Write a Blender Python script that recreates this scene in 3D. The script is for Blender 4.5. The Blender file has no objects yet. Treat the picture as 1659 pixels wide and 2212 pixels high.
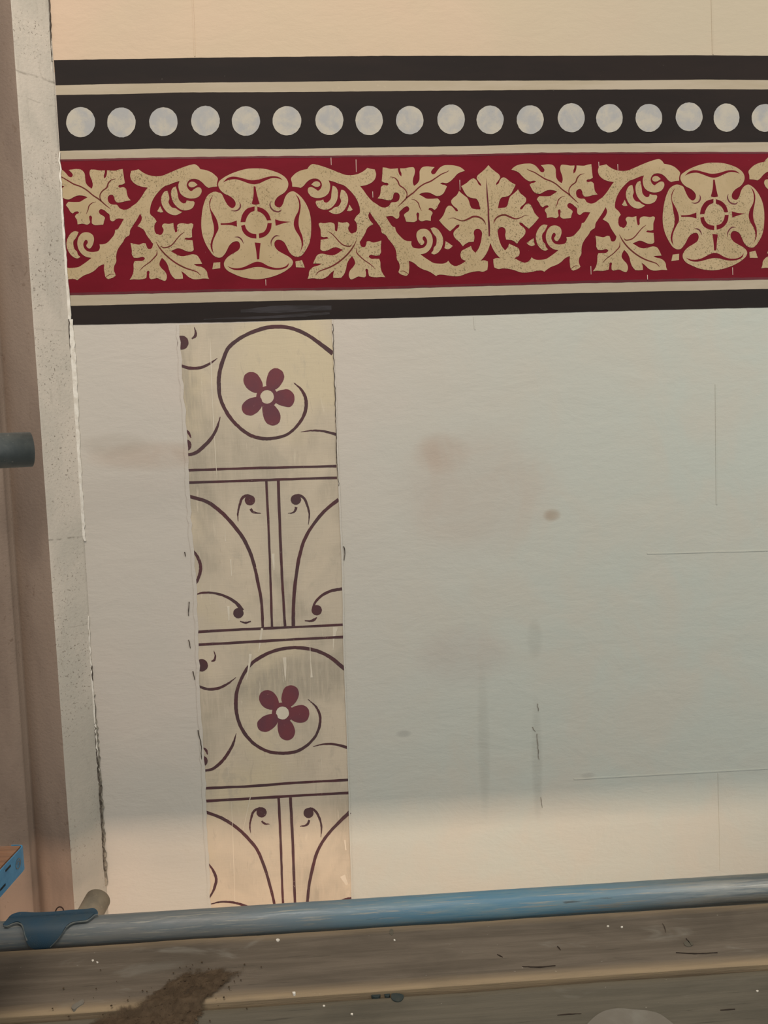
import bpy, bmesh, math, random
import numpy as np
from mathutils import Vector, Matrix, noise as mnoise
from mathutils.geometry import delaunay_2d_cdt
random.seed(7)
sc = bpy.context.scene
COL = sc.collection

# ------------------------------------------------------------------ camera model (photo frame 1659 x 2212)
W, H = 1659.0, 2212.0
F = 1750.0
CAM = np.array([0.0, -1.65, 0.855])
_x = np.array([32000.0, -1256.0, F]); _x /= np.linalg.norm(_x)
_d = np.array([560.0, 17900.0, F]); _d -= _x * _d.dot(_x); _d /= np.linalg.norm(_d)
_n = np.cross(_x, _d)
M3 = np.array([_x, _n, -_d])            # camera (x right, y down, z forward) -> world

def ray(px, py):
    v = M3 @ np.array([(px - W / 2) / F, (py - H / 2) / F, 1.0])
    return v
def on_y(px, py, y=0.0):
    v = ray(px, py); t = (y - CAM[1]) / v[1]
    return CAM + v * t
def on_z(px, py, z=0.0):
    v = ray(px, py); t = (z - CAM[2]) / v[2]
    return CAM + v * t
def at_depth(px, py, d):
    return CAM + ray(px, py) * d

cam = bpy.data.cameras.new('camera'); co = bpy.data.objects.new('camera', cam); COL.objects.link(co)
cam.sensor_fit = 'HORIZONTAL'; cam.sensor_width = 36.0; cam.lens = F / W * 36.0
cam.clip_start = 0.02
R = M3 @ np.array([[1, 0, 0], [0, -1, 0], [0, 0, -1]], float)
co.matrix_world = Matrix([[*R[0], CAM[0]], [*R[1], CAM[1]], [*R[2], CAM[2]], [0, 0, 0, 1]])
sc.camera = co

# ------------------------------------------------------------------ helpers
def lin(c):
    return tuple(((v / 255) / 12.92 if v / 255 <= .04045 else ((v / 255 + .055) / 1.055) ** 2.4) for v in c) + (1.0,)

class NT:
    def __init__(s, name, rough=.8, spec=.25, metal=0.0):
        s.m = bpy.data.materials.new(name); s.m.use_nodes = True
        s.t = s.m.node_tree; s.b = s.t.nodes['Principled BSDF']
        s.b.inputs['Roughness'].default_value = rough
        s.b.inputs['Specular IOR Level'].default_value = spec
        s.b.inputs['Metallic'].default_value = metal
        g = s.t.nodes.new('ShaderNodeNewGeometry'); s.pos = g.outputs['Position']
    def L(s, a, b): s.t.links.new(a, b)
    def noise(s, scale, detail=4, rough=.6, stretch=(1, 1, 1), dist=0.0, off=(0, 0, 0)):
        mp = s.t.nodes.new('ShaderNodeMapping'); mp.inputs['Scale'].default_value = stretch
        mp.inputs['Location'].default_value = off
        s.L(s.pos, mp.inputs['Vector'])
        n = s.t.nodes.new('ShaderNodeTexNoise'); s.L(mp.outputs[0], n.inputs['Vector'])
        n.inputs['Scale'].default_value = scale; n.inputs['Detail'].default_value = detail
        n.inputs['Roughness'].default_value = rough; n.inputs['Distortion'].default_value = dist
        return n.outputs['Fac']
    def ramp(s, fac, a, b, lo=0.0, hi=1.0):
        r = s.t.nodes.new('ShaderNodeMapRange'); r.interpolation_type = 'SMOOTHSTEP'
        s.L(fac, r.inputs['Value'])
        r.inputs['From Min'].default_value = a; r.inputs['From Max'].default_value = b
        r.inputs['To Min'].default_value = lo; r.inputs['To Max'].default_value = hi
        return r.outputs['Result']
    def math(s, op, a, b):
        m = s.t.nodes.new('ShaderNodeMath'); m.operation = op
        for i, v in enumerate((a, b)):
            if isinstance(v, (int, float)): m.inputs[i].default_value = v
            else: s.L(v, m.inputs[i])
        return m.outputs[0]
    def mix(s, fac, a, b):
        m = s.t.nodes.new('ShaderNodeMix'); m.data_type = 'RGBA'
        if isinstance(fac, (int, float)): m.inputs[0].default_value = fac
        else: s.L(fac, m.inputs[0])
        for v, i in ((a, 6), (b, 7)):
            if isinstance(v, tuple): m.inputs[i].default_value = lin(v) if len(v) == 3 else v
            else: s.L(v, m.inputs[i])
        return m.outputs[2]
    def axis(s, k):
        sp = s.t.nodes.new('ShaderNodeSeparateXYZ'); s.L(s.pos, sp.inputs[0]); return sp.outputs[k]
    def blob(s, c, r, soft=1.0):
        """soft round spot of radius r (x, z) around point c on the wall"""
        x = s.math('DIVIDE', s.math('SUBTRACT', s.axis(0), float(c[0])), r[0])
        z = s.math('DIVIDE', s.math('SUBTRACT', s.axis(2), float(c[2])), r[1])
        d = s.math('ADD', s.math('MULTIPLY', x, x), s.math('MULTIPLY', z, z))
        return s.ramp(d, 1.0, 0.0)
    def color(s, c):
        if isinstance(c, tuple): s.b.inputs['Base Color'].default_value = lin(c)
        else: s.L(c, s.b.inputs['Base Color'])
    def rough(s, f): s.L(f, s.b.inputs['Roughness'])
    def bump(s, f, strength=.2, dist=.002):
        b = s.t.nodes.new('ShaderNodeBump'); b.inputs['Strength'].default_value = strength
        b.inputs['Distance'].default_value = dist
        s.L(f, b.inputs['Height']); s.L(b.outputs[0], s.b.inputs['Normal'])

def link(name, bm, mat, parent=None, smooth=False):
    me = bpy.data.meshes.new(name); bm.to_mesh(me); bm.free()
    if mat: me.materials.append(mat)
    if smooth:
        for p in me.polygons: p.use_smooth = True
    o = bpy.data.objects.new(name, me); COL.objects.link(o)
    if parent: o.parent = parent
    return o
def tag(o, label, cat, group=None, kind=None):
    o['label'] = label; o['category'] = cat
    if group: o['group'] = group
    if kind: o['kind'] = kind
    return o
def empty(name, loc=(0, 0, 0)):
    o = bpy.data.objects.new(name, None); COL.objects.link(o); o.empty_display_size = .05
    # geometry is authored in world space, so the root stays at the origin
    return o
def struct(o, label, cat='wall'):
    o['kind'] = 'structure'; o['label'] = label; o['category'] = cat; return o

# ------------------------------------------------------------------ tracing helpers
TILE = {}
def tile(n, x, y, w): TILE[n] = (x, y, w / 1659.0)
for n, x, y in (('T1', 620, 340), ('T2', 620, 470), ('T3', 770, 340), ('T4', 770, 470), ('T5', 920, 340), ('T6', 920, 470),
                ('R1', 430, 350), ('R2', 430, 470), ('R3', 530, 350), ('R4', 530, 470)): tile(n, x, y, 200)
tile('S1', 360, 680, 420); tile('S2', 380, 1020, 400); tile('S3', 400, 1350, 400); tile('S4', 400, 1660, 400)
tile('C1', 100, 320, 400); tile('C4', 1000, 320, 400); tile('C5', 1259, 320, 400); tile('CL', 0, 1780, 260)
tile('P', 0, 0, 1659)

def pts(s):
    """'T1 72,380 110,330* ...' -> [(px, py, is_corner)]"""
    out = []; cur = TILE['P']
    for w in s.split():
        if w in TILE: cur = TILE[w]; continue
        c = w.endswith('*'); a, b = w.rstrip('*').split(',')
        out.append((cur[0] + float(a) * cur[2], cur[1] + float(b) * cur[2], c))
    return out
def spline(p, closed=True, n=4):
    m = len(p); out = []
    P = [np.array(q[:2], float) for q in p]; C = [bool(q[2]) if len(q) > 2 else False for q in p]
    rng = range(m if closed else m - 1)
    for i in rng:
        a, b = P[i], P[(i + 1) % m]
        pa = P[i - 1] if (closed or i > 0) else a
        nb = P[(i + 2) % m] if (closed or i + 2 < m) else b
        L = np.linalg.norm(b - a) + 1e-9
        def tan(u, v, w):
            d = w - u; l = np.linalg.norm(d)
            l1 = np.linalg.norm(v - u) + 1e-9; l2 = np.linalg.norm(w - v) + 1e-9
            t = (v - u) / l1 * (l2 / (l1 + l2)) + (w - v) / l2 * (l1 / (l1 + l2))
            return t * L
        ta = (b - a) if C[i] else tan(pa, a, b)
        tb = (b - a) if C[(i + 1) % m] else tan(a, b, nb)
        if not closed and i == 0: ta = b - a
        if not closed and i + 2 >= m: tb = b - a
        for k in range(n):
            t = k / n; t2, t3 = t * t, t * t * t
            out.append((2*t3-3*t2+1)*a + (t3-2*t2+t)*ta + (-2*t3+3*t2)*b + (t3-t2)*tb)
    if not closed: out.append(P[-1])
    return out
def stroke(s, w, n=5, jit=0.0):
    """s: centre line; w: list of widths in tile px spread along it"""
    first = [k for k in s.split() if k in TILE][0]; k = TILE[first][2]
    c = spline(pts(s), False, n); m = len(c)
    Lft, Rgt = [], []
    for i, q in enumerate(c):
        d = c[min(i + 1, m - 1)] - c[max(i - 1, 0)]; d = d / (np.linalg.norm(d) + 1e-9)
        nn = np.array([-d[1], d[0]])
        u = i / (m - 1) * (len(w) - 1); j = min(int(u), len(w) - 2)
        h = (w[j] + (w[j + 1] - w[j]) * (u - j)) * k / 2
        Lft.append(q + nn * (h + random.uniform(-jit, jit))); Rgt.append(q - nn * (h + random.uniform(-jit, jit)))
    return Lft + Rgt[::-1]
def circle_px(cx, cy, rx, ry=None, n=40, jit=0.0):
    ry = ry or rx; out = []
    for i in range(n):
        a = 2 * math.pi * i / n; j = 1 + random.uniform(-jit, jit)
        out.append(np.array([cx + rx * math.cos(a) * j, cy + ry * math.sin(a) * j]))
    return out
def clipx(poly, x0, left=True):
    """keep the part of a px polygon with x > x0 (left=True) or x < x0"""
    out = []; m = len(poly); ins = (lambda q: q[0] >= x0) if left else (lambda q: q[0] <= x0)
    for i in range(m):
        a, b = poly[i], poly[(i + 1) % m]
        if ins(a): out.append(a)
        if ins(a) != ins(b):
            t = (x0 - a[0]) / (b[0] - a[0]); out.append(a + (b - a) * t)
    return out

CORNER_A = on_y(107, 0); CORNER_B = on_y(229.5, 1900)
def corner_x(z):
    t = (z - CORNER_A[2]) / (CORNER_B[2] - CORNER_A[2]); return CORNER_A[0] + (CORNER_B[0] - CORNER_A[0]) * t

def flat(name, poly, off, th, mat, parent=None, clip=False, holes=None, y=0.0):
    """film of paint/paper: px outline laid on the wall plane, off = stand-off of its back, th = thickness (metres)"""
    bm = bmesh.new()
    loops = [poly] + (holes or [])
    V2, FC = [], []
    for lp in loops:
        st = len(V2)
        for a in lp:
            p = on_y(a[0], a[1], y); w2 = Vector((p[0], p[2]))
            if len(V2) > st and (V2[-1] - w2).length < 1e-5: continue
            V2.append(w2)
        if (V2[-1] - V2[st]).length < 1e-5: V2.pop()
        FC.append(list(range(st, len(V2))))
    r2 = delaunay_2d_cdt(V2, [], FC, 2 if holes else 1, 1e-6)
    vs = [bm.verts.new((p.x, y - off - th, p.y)) for p in r2[0]]
    for t in r2[2]:
        try: bm.faces.new([vs[i] for i in t])
        except ValueError: pass
    bmesh.ops.delete(bm, geom=[v for v in bm.verts if not v.link_faces], context='VERTS')
    for f in bm.faces:
        f.normal_update()
        if f.normal.y > 0: f.normal_flip()
    if clip:
        # trim where the pier stands: plane through the corner line
        d = Vector(CORNER_B - CORNER_A).normalized(); no = Vector((-d.z, 0, d.x))
        if no.x > 0: no = -no
        g = bm.verts[:] + bm.edges[:] + bm.faces[:]
        bmesh.ops.bisect_plane(bm, geom=g, plane_co=Vector(CORNER_A) + Vector((.0012, 0, 0)), plane_no=no, clear_outer=True)
        if not bm.faces: bm.free(); return None
    r = bmesh.ops.extrude_face_region(bm, geom=bm.faces[:])
    # the extruded copy becomes the back
    for v in [e for e in r['geom'] if isinstance(e, bmesh.types.BMVert)]: v.co.y += th
    bmesh.ops.recalc_face_normals(bm, faces=bm.faces[:])
    return link(name, bm, mat, parent)

def homography(src, dst):
    A = []
    for (x, y), (u, v) in zip(src, dst):
        A.append([x, y, 1, 0, 0, 0, -u * x, -u * y, -u]); A.append([0, 0, 0, x, y, 1, -v * x, -v * y, -v])
    A = np.array(A)
    s = np.diag([1 / 1000., 1 / 1000., 1])
    h = np.linalg.svd(A)[2][-1].reshape(3, 3)
    return lambda q: (lambda w: np.array([w[0] / w[2], w[1] / w[2]]))(h @ np.array([q[0], q[1], 1.0]))
def fit(src, dst):
    """normalised homography least squares fit"""
    src = np.array(src, float); dst = np.array(dst, float)
    ms, md = src.mean(0), dst.mean(0); ss, sd = src.std(), dst.std()
    h = homography((src - ms) / ss, (dst - md) / sd)
    return lambda q: h((np.array(q[:2]) - ms) / ss) * sd + md

def tube(name, a, b, r, mat, parent=None, seg=40, wall=.0035, solid=False, rings=24, wob=0.0):
    a, b = Vector(a), Vector(b); ax = (b - a).normalized()
    u = ax.orthogonal().normalized(); v = ax.cross(u)
    bm = bmesh.new(); R_ = []
    for k in range(rings + 1):
        c = a + (b - a) * (k / rings)
        ring = []
        for i in range(seg):
            t = 2 * math.pi * i / seg
            rr = r + wob * mnoise.noise(Vector((k * .7, i * .4, r * 100)))
            ring.append(bm.verts.new(c + u * math.cos(t) * rr + v * math.sin(t) * rr))
        R_.append(ring)
    for k in range(rings):
        for i in range(seg):
            bm.faces.new((R_[k][i], R_[k][(i + 1) % seg], R_[k + 1][(i + 1) % seg], R_[k + 1][i])).smooth = True
    for end, sgn in ((0, -1), (rings, 1)):
        if solid: bm.faces.new(R_[end]); continue
        c = a if end == 0 else b
        inn = [bm.verts.new(c + (q.co - c) * ((r - wall) / r)) for q in R_[end]]
        dp = [bm.verts.new(q.co - ax * sgn * .12) for q in inn]
        for i in range(seg):
            j = (i + 1) % seg
            bm.faces.new((R_[end][i], R_[end][j], inn[j], inn[i])); bm.faces.new((inn[i], inn[j], dp[j], dp[i])).smooth = True
        bm.faces.new(dp)
    bmesh.ops.recalc_face_normals(bm, faces=bm.faces[:])
    return link(name, bm, mat, parent)

# ------------------------------------------------------------------ materials
ZB = float(on_y(830, 150)[2])           # height of the black stripe, where the two wall colours meet
def wall_mat():
    s = NT('wall_plaster_paint', .75, .2)
    big = s.noise(2.1, 3, .55, (1, 1, 1), .4, (3.1, 0, 1.7)); mid = s.noise(7, 4, .6, (1, 1, .8), .6); st = s.noise(16, 5, .6, (.35, 1, 2.6))
    low = s.mix(s.ramp(big, .36, .64), (200, 189, 177), (194, 187, 176))
    # cooler to the right and down: tint of mixed light put into the colour
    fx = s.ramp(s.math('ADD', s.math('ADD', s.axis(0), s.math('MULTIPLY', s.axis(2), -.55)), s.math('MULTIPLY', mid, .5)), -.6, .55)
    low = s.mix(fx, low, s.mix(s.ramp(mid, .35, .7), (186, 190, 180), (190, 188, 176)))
    low = s.mix(s.ramp(st, .5, .85, 0, .2), low, (206, 200, 186))
    for (px, py), r, c, k in (((1192, 1113), (.022, .016), (158, 140, 120), .7), ((330, 985), (.16, .035), (176, 156, 138), .55),
                              ((955, 980), (.07, .05), (176, 154, 136), .5), ((1030, 1060), (.2, .16), (182, 164, 150), .4),
                              ((1160, 1640), (.014, .16), (150, 150, 140), .35), ((1045, 1600), (.016, .2), (152, 152, 142), .3),
                              ((1155, 1380), (.02, .05), (160, 160, 150), .4), ((872, 1585), (.02, .01), (140, 140, 134), .4),
                              ((250, 960), (.09, .028), (168, 158, 144), .4), ((1000, 1420), (.12, .08), (178, 166, 156), .4),
                              ((1270, 1675), (.02, .008), (150, 148, 140), .35)):
        f = s.math('MULTIPLY', s.blob(on_y(px, py), r), s.ramp(mid, .3, .6, .45, 1.0))
        low = s.mix(s.math('MULTIPLY', f, k), low, c)
    up = s.mix(s.ramp(big, .35, .65), (200, 176, 152), (194, 176, 150))
    up = s.mix(s.ramp(s.axis(0), .1, .8), up, (186, 174, 152))
    up = s.mix(s.ramp(mid, .5, .75, 0, .3), up, (190, 170, 148))
    z = s.ramp(s.axis(2), ZB - .001, ZB + .001)
    c = s.mix(z, low, up)
    # vertical paper seams, slightly paler
    speck = s.noise(420, 2, .5)
    c = s.mix(s.ramp(speck, .72, .78, 0, .5), c, (150, 138, 120))
    s.color(c)
    fine = s.noise(60, 6, .65, (.5, 1, 1.6)); lump = s.noise(11, 5, .6, (.8, 1, 1.2), .5)
    s.bump(s.math('ADD', s.math('MULTIPLY', fine, .5), s.math('MULTIPLY', lump, 1.6)), .3, .004)
    return s.m
M = {}
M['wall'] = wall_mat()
def simple(name, c1, c2, scale=9, a=.38, b=.65, rough=.75, spec=.25, stretch=(1, 1, 1), flecks=None, bump=.12, bscale=120):
    s = NT(name, rough, spec)
    c = s.mix(s.ramp(s.noise(scale, 5, .62, stretch, .3), a, b), c1, c2)
    for fl in (flecks or []):
        sc_, th, col, amt, mask = fl
        f = s.ramp(s.noise(sc_, 3, .55, (1, 1, .8), .8), th, th + .05, 0, amt)
        if mask: f = s.math('MULTIPLY', f, s.ramp(s.noise(mask, 3, .6), .4, .62))
        c = s.mix(f, c, col)
    s.color(c); s.bump(s.noise(bscale, 4, .6), bump, .0015)
    M[name] = s.m; return s.m
simple('black_paint', (33, 27, 25), (39, 31, 28), 6, rough=.7, spec=.18, stretch=(.4, 1, 2), flecks=[(300, .74, (120, 112, 104), .5, 0)], bump=.06)
simple('cream_paint', (168, 155, 133), (176, 163, 143), 14, rough=.75, stretch=(.3, 1, 2.4), flecks=[(60, .64, (178, 164, 140), .5, 0)])
simple('red_paint', (101, 6, 24), (111, 9, 29), 7, rough=.65, spec=.15, stretch=(.5, 1, 1.6), flecks=[(380, .755, (196, 140, 140), .6, 0)], bump=.06)
simple('red_edge_paint', (84, 10, 24), (96, 12, 28), 30, rough=.5, spec=.35)
simple('gold_paint', (178, 157, 122), (170, 149, 113), 10, flecks=[(420, .57, (104, 90, 60), .85, 7), (250, .64, (84, 73, 47), .8, 12)], rough=.6, bump=.1)
simple('vein_paint', (92, 36, 24), (104, 26, 28), 40, rough=.65)
simple('disc_paint', (180, 173, 159), (160, 159, 157), 26, .36, .62, flecks=[(500, .6, (150, 150, 150), .6, 22)], bump=.1)
simple('plum_paint', (78, 58, 60), (86, 54, 57), 12, rough=.7, flecks=[(300, .66, (176, 156, 140), .7, 14)])
simple('maroon_paint', (102, 61, 69), (114, 61, 67), 12, rough=.65, flecks=[(260, .69, (168, 124, 122), .6, 0)])
def stencil_ground():
    n = NT('stencil_ground', .78, .2)
    big = n.noise(5.5, 4, .6, (1, 1, .8), .6, (2, 0, 4)); mid = n.noise(17, 5, .65, (1.3, 1, .7), .5)
    ver = n.noise(30, 6, .7, (3.2, 1, .35), .3); hor = n.noise(60, 5, .7, (.3, 1, 3), .2); dia = n.noise(40, 5, .7, (2.4, 1, .5), 1.2, (1, 0, 9))
    c = n.mix(n.ramp(big, .38, .62), (200, 186, 164), (190, 178, 158))
    c = n.mix(n.ramp(n.noise(3.2, 3, .5, (1, 1, 1), .3, (7, 0, 2)), .52, .66, 0, .6), c, (204, 189, 156))
    c = n.mix(n.math('MULTIPLY', n.ramp(n.noise(4.2, 4, .6, (.8, 1, .8), .4, (3.7, 0, 1.3)), .46, .62), n.ramp(ver, .3, .6, .35, .95)), c, (166, 156, 138))
    c = n.mix(n.ramp(mid, .56, .68, 0, .55), c, (176, 166, 148))
    c = n.mix(n.ramp(dia, .6, .68, 0, .4), c, (170, 158, 140))
    c = n.mix(n.ramp(ver, .6, .7, 0, .55), c, (212, 200, 178))
    c = n.mix(n.ramp(hor, .62, .7, 0, .3), c, (174, 164, 146))
    n.color(c); n.bump(n.math('ADD', ver, hor), .3, .0014); M['stencil_ground'] = n.m
stencil_ground()
simple('pale_scuff', (206, 196, 176), (214, 204, 186), 20)
simple('filler_white', (226, 221, 210), (206, 199, 186), 60, bump=.4)
simple('crack_dark', (58, 50, 44), (84, 74, 64), 60)
simple('crack_mid', (104, 96, 86), (70, 64, 56), 140, .4, .6, bump=.6)
simple('rough_mortar', (150, 144, 130), (110, 104, 94), 110, .4, .6, bump=.6)
def plaster_pier():
    n = NT('plaster_pier', .8, .2)
    c = n.mix(n.ramp(n.noise(7, 5, .62, (1, 1, .7), .3), .36, .66), (200, 190, 176), (184, 177, 164))
    c = n.mix(n.ramp(n.noise(30, 5, .65, (2, 2, .4), .3), .55, .72, 0, .5), c, (168, 160, 147))
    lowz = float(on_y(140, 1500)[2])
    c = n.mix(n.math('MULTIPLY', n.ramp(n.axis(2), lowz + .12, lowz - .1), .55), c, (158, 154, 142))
    f = n.math('MULTIPLY', n.ramp(n.noise(240, 3, .6), .6, .66), n.ramp(n.noise(6, 3, .6), .38, .6))
    c = n.mix(n.math('MULTIPLY', f, .8), c, (120, 110, 98))
    for py, wd, am in ((163, .0035, .5), (218, .002, .3), (1163, .003, .6), (1355, .002, .25), (713, .002, .3)):
        zc = float(on_y(60 + .068 * py, py, -.03)[2])
        wob = n.math('MULTIPLY', n.math('SUBTRACT', n.noise(30, 3, .6), .5), .008)
        d = n.math('ABSOLUTE', n.math('ADD', n.math('SUBTRACT', n.axis(2), zc), wob), 0.0)
        k = n.math('MULTIPLY', n.ramp(d, wd, 0), n.ramp(n.noise(60, 3, .6), .35, .6))
        c = n.mix(n.math('MULTIPLY', k, am), c, (112, 104, 92))
    n.color(c); n.bump(n.math('ADD', n.noise(150, 4, .6), n.noise(24, 4, .6, (1, 1, .6))), .4, .002); M['plaster_pier'] = n.m
plaster_pier()
simple('brown_stone', (142, 124, 109), (125, 108, 95), 5, .35, .65, flecks=[(90, .64, (104, 84, 68), .5, 5), (200, .7, (92, 74, 60), .6, 0)], bump=.6, bscale=170, stretch=(1.4, 1.4, .5))
simple('rust_wire', (60, 44, 36), (80, 56, 44), 60)
simple('dark_steel', (62, 68, 68), (78, 82, 80), 30, flecks=[(160, .66, (112, 114, 108), .6, 0)], rough=.5, spec=.4, bump=.1)
simple('grey_tube', (140, 130, 112), (120, 112, 98), 22, flecks=[(60, .62, (164, 156, 136), .5, 0)], rough=.65)
simple('clip_blue', (44, 72, 90), (54, 74, 86), 26, flecks=[(140, .68, (84, 92, 92), .6, 0)], rough=.5, spec=.4, bump=.12)
simple('clip_rim', (100, 104, 100), (74, 84, 88), 60, rough=.5, spec=.4)
simple('band_blue', (66, 128, 164), (56, 114, 150), 30, flecks=[(120, .67, (120, 150, 164), .5, 0)], rough=.5, spec=.35)
simple('slot_dark', (26, 30, 34), (36, 38, 40), 40)
def blue_tube():
    s = NT('blue_tube', .42, .5)
    X = s.axis(0)
    streak = s.noise(34, 6, .7, (.22, 3, 3)); fine = s.noise(90, 5, .7, (.12, 3, 3)); bl = s.noise(5, 3, .5, (1, .5, .5))
    grey = s.mix(s.ramp(streak, .4, .62), (116, 114, 108), (94, 99, 100))
    blue = s.mix(s.ramp(streak, .4, .65), (76, 124, 149), (108, 138, 150))
    f = s.math('MULTIPLY', s.ramp(X, -.3, .2), s.ramp(X, .82, .4))
    f = s.math('MULTIPLY', f, s.ramp(bl, .25, .5, .55, 1.0))
    f = s.math('ADD', s.math('MULTIPLY', f, .8), .1)
    c = s.mix(f, grey, blue)
    c = s.mix(s.ramp(fine, .54, .66, 0, .75), c, (160, 158, 148))
    c = s.mix(s.ramp(s.noise(40, 6, .7, (.18, 3, 3), 0, (5, 2, 1)), .63, .69, 0, .8), c, (70, 74, 74))
    bare = s.math('ADD', s.math('MULTIPLY', s.ramp(X, .25, .75), .8), s.ramp(fine, .54, .66, 0, .5)); s.L(s.math('MINIMUM', bare, .95), s.b.inputs['Metallic'])
    c = s.mix(s.ramp(X, .3, .75, 0, .7), c, s.mix(s.ramp(streak, .4, .62), (176, 172, 162), (128, 132, 132)))
    s.color(c); s.rough(s.ramp(fine, .35, .65, .34, .6))
    s.bump(s.math('ADD', streak, fine), .18, .0012)
    return s.m
M['blue_tube'] = blue_tube()
def board_mat(name, c1, c2, edge):
    s = NT(name, .8, .2)
    g = s.noise(26, 6, .65, (.16, 2.2, 2.2), .5); g2 = s.noise(70, 5, .7, (.1, 2.4, 2.4), .2); m = s.noise(4, 4, .6, (1, 1.6, 1), .6)
    c = s.mix(s.ramp(g, .35, .65), c1, c2)
    c = s.mix(s.ramp(m, .45, .72, 0, .5), c, tuple(int(v * .8) for v in c1))
    c = s.mix(s.ramp(g2, .62, .72, 0, .55), c, tuple(int(v * .58) for v in c1))
    c = s.mix(s.ramp(s.noise(130, 3, .5, (.6, 1, 1)), .74, .78, 0, .7), c, (170, 164, 150))
    c = s.mix(s.ramp(s.noise(12, 4, .6, (.5, 1.4, 1), .8, (2, 7, 0)), .6, .75, 0, .4), c, (140, 136, 126))
    at = s.t.nodes.new('ShaderNodeAttribute'); at.attribute_name = 'edge_pale'     # paler colour along the plank's long edges
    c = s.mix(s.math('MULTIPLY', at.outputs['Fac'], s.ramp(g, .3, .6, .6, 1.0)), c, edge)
    s.color(c); s.bump(s.math('ADD', g, s.math('MULTIPLY', g2, .6)), .45, .003)
    M[name] = s.m
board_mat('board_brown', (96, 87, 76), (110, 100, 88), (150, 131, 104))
board_mat('board_green', (92, 87, 76), (102, 96, 84), (110, 102, 86))
board_mat('board_red', (140, 104, 80), (116, 88, 70), (120, 96, 76))
def dirt_mat():
    n = NT('dirt_brown', .9, .1)
    c = n.mix(n.ramp(n.noise(60, 5, .65), .35, .65), (86, 72, 57), (72, 60, 47))
    c = n.mix(n.ramp(n.noise(230, 4, .6), .6, .68, 0, .75), c, (50, 40, 31))
    c = n.mix(n.ramp(n.noise(20, 4, .6), .55, .72, 0, .5), c, (100, 84, 66))
    n.color(c); n.bump(n.noise(240, 4, .6), .8, .002)
    at = n.t.nodes.new('ShaderNodeAttribute'); at.attribute_name = 'cover'
    k = n.ramp(n.math('ADD', at.outputs['Fac'], n.math('MULTIPLY', n.math('SUBTRACT', n.noise(46, 5, .7), .5), 1.5)), .5, .95)
    n.L(k, n.b.inputs['Alpha']); M['dirt_brown'] = n.m
dirt_mat()
simple('splash_pale', (124, 120, 110), (114, 108, 98), 20)
simple('paint_blob_dark', (48, 58, 58), (62, 66, 62), 60)

# ------------------------------------------------------------------ the setting
def wall_back():
    bm = bmesh.new()
    x0, x1, z0, z1 = -1.4, 2.2, -1.6, 2.6
    v = [bm.verts.new(q) for q in ((x0, 0, z0), (x1, 0, z0), (x1, 0, z1), (x0, 0, z1), (x0, .25, z0), (x1, .25, z0), (x1, .25, z1), (x0, .25, z1))]
    for f in ((0, 1, 2, 3), (5, 4, 7, 6), (4, 0, 3, 7), (1, 5, 6, 2), (3, 2, 6, 7), (4, 5, 1, 0)): bm.faces.new([v[i] for i in f])
    bmesh.ops.recalc_face_normals(bm, faces=bm.faces[:])
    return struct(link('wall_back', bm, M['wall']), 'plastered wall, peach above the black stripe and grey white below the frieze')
WALL = wall_back()

def slab(name, x0, x1, y0, y1, z0, z1, mat, label):
    bm = bmesh.new(); bmesh.ops.create_cube(bm, size=1, matrix=Matrix.Translation(((x0 + x1) / 2, (y0 + y1) / 2, (z0 + z1) / 2)) @ Matrix.Diagonal((x1 - x0, y1 - y0, z1 - z0, 1)))
    return struct(link(name, bm, mat), label, 'floor')
slab('floor', -1.4, 2.2, -4.6, 0, -1.7, -1.6, M['brown_stone'], 'stone floor far below the scaffold')
PD = .053     # how far the pier stands forward
def line_at(pxa, pxb, y):
    a, b = on_y(*pxa, y), on_y(*pxb, y)
    return lambda z: a[0] + (b[0] - a[0]) * (z - a[2]) / (b[2] - a[2])
arris_x = line_at((23, 0), (156.5, 1900), -PD)
edge_x = line_at((5, 1017), (72, 1971), -PD)
def sweep(name, prof, mat, parent=None, z0=-1.6, z1=2.6, n=42, smooth=True):
    """prof(z) -> list of (x, y); skins the profile up the wall"""
    bm = bmesh.new(); rows = []
    for k in range(n + 1):
        z = z0 + (z1 - z0) * k / n
        rows.append([bm.verts.new((x, y, z)) for x, y in prof(z)])
    for k in range(n):
        for i in range(len(rows[0]) - 1):
            bm.faces.new((rows[k][i], rows[k][i + 1], rows[k + 1][i + 1], rows[k + 1][i])).smooth = smooth
    bmesh.ops.recalc_face_normals(bm, faces=bm.faces[:])
    o = link(name, bm, mat, parent)
    return o
PIER = empty('wall_left'); struct(PIER, 'stone pier at the left with a pale splayed margin and brown moulded face', 'pier')
def prof_margin(z):
    j = .0012 * mnoise.noise(Vector((z * 9, 1.3, 0)))
    c = corner_x(z); a = arris_x(z) + j * .5
    return [(c, .02), (c, -.0005), (c - .003, -.004), (a + .004, -PD + .004), (a + .001, -PD + .0005), (a, -PD)]
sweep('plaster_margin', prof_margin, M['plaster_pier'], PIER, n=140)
def prof_stone(z):
    a, e = arris_x(z), edge_x(z)
    w = a - e; out = [(a, -PD)]
    for t, d in ((.05, .0005), (.2, .003), (.4, .008), (.6, .014), (.78, .02), (.9, .0265), (.96, .03), (.985, .03)):
        out.append((a - w * t, -PD + d))
    out += [(e + .0008, -PD + .004), (e - .001, -PD), (e - .02, -PD - .002), (e - .05, -PD - .006), (e - .065, -PD - .007),
            (e - .067, -PD - .012), (e - .12, -PD - .014), (-1.4, -PD - .02), (-1.4, .02)]
    return out
sweep('stone_moulding', prof_stone, M['brown_stone'], PIER, n=80)

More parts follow.
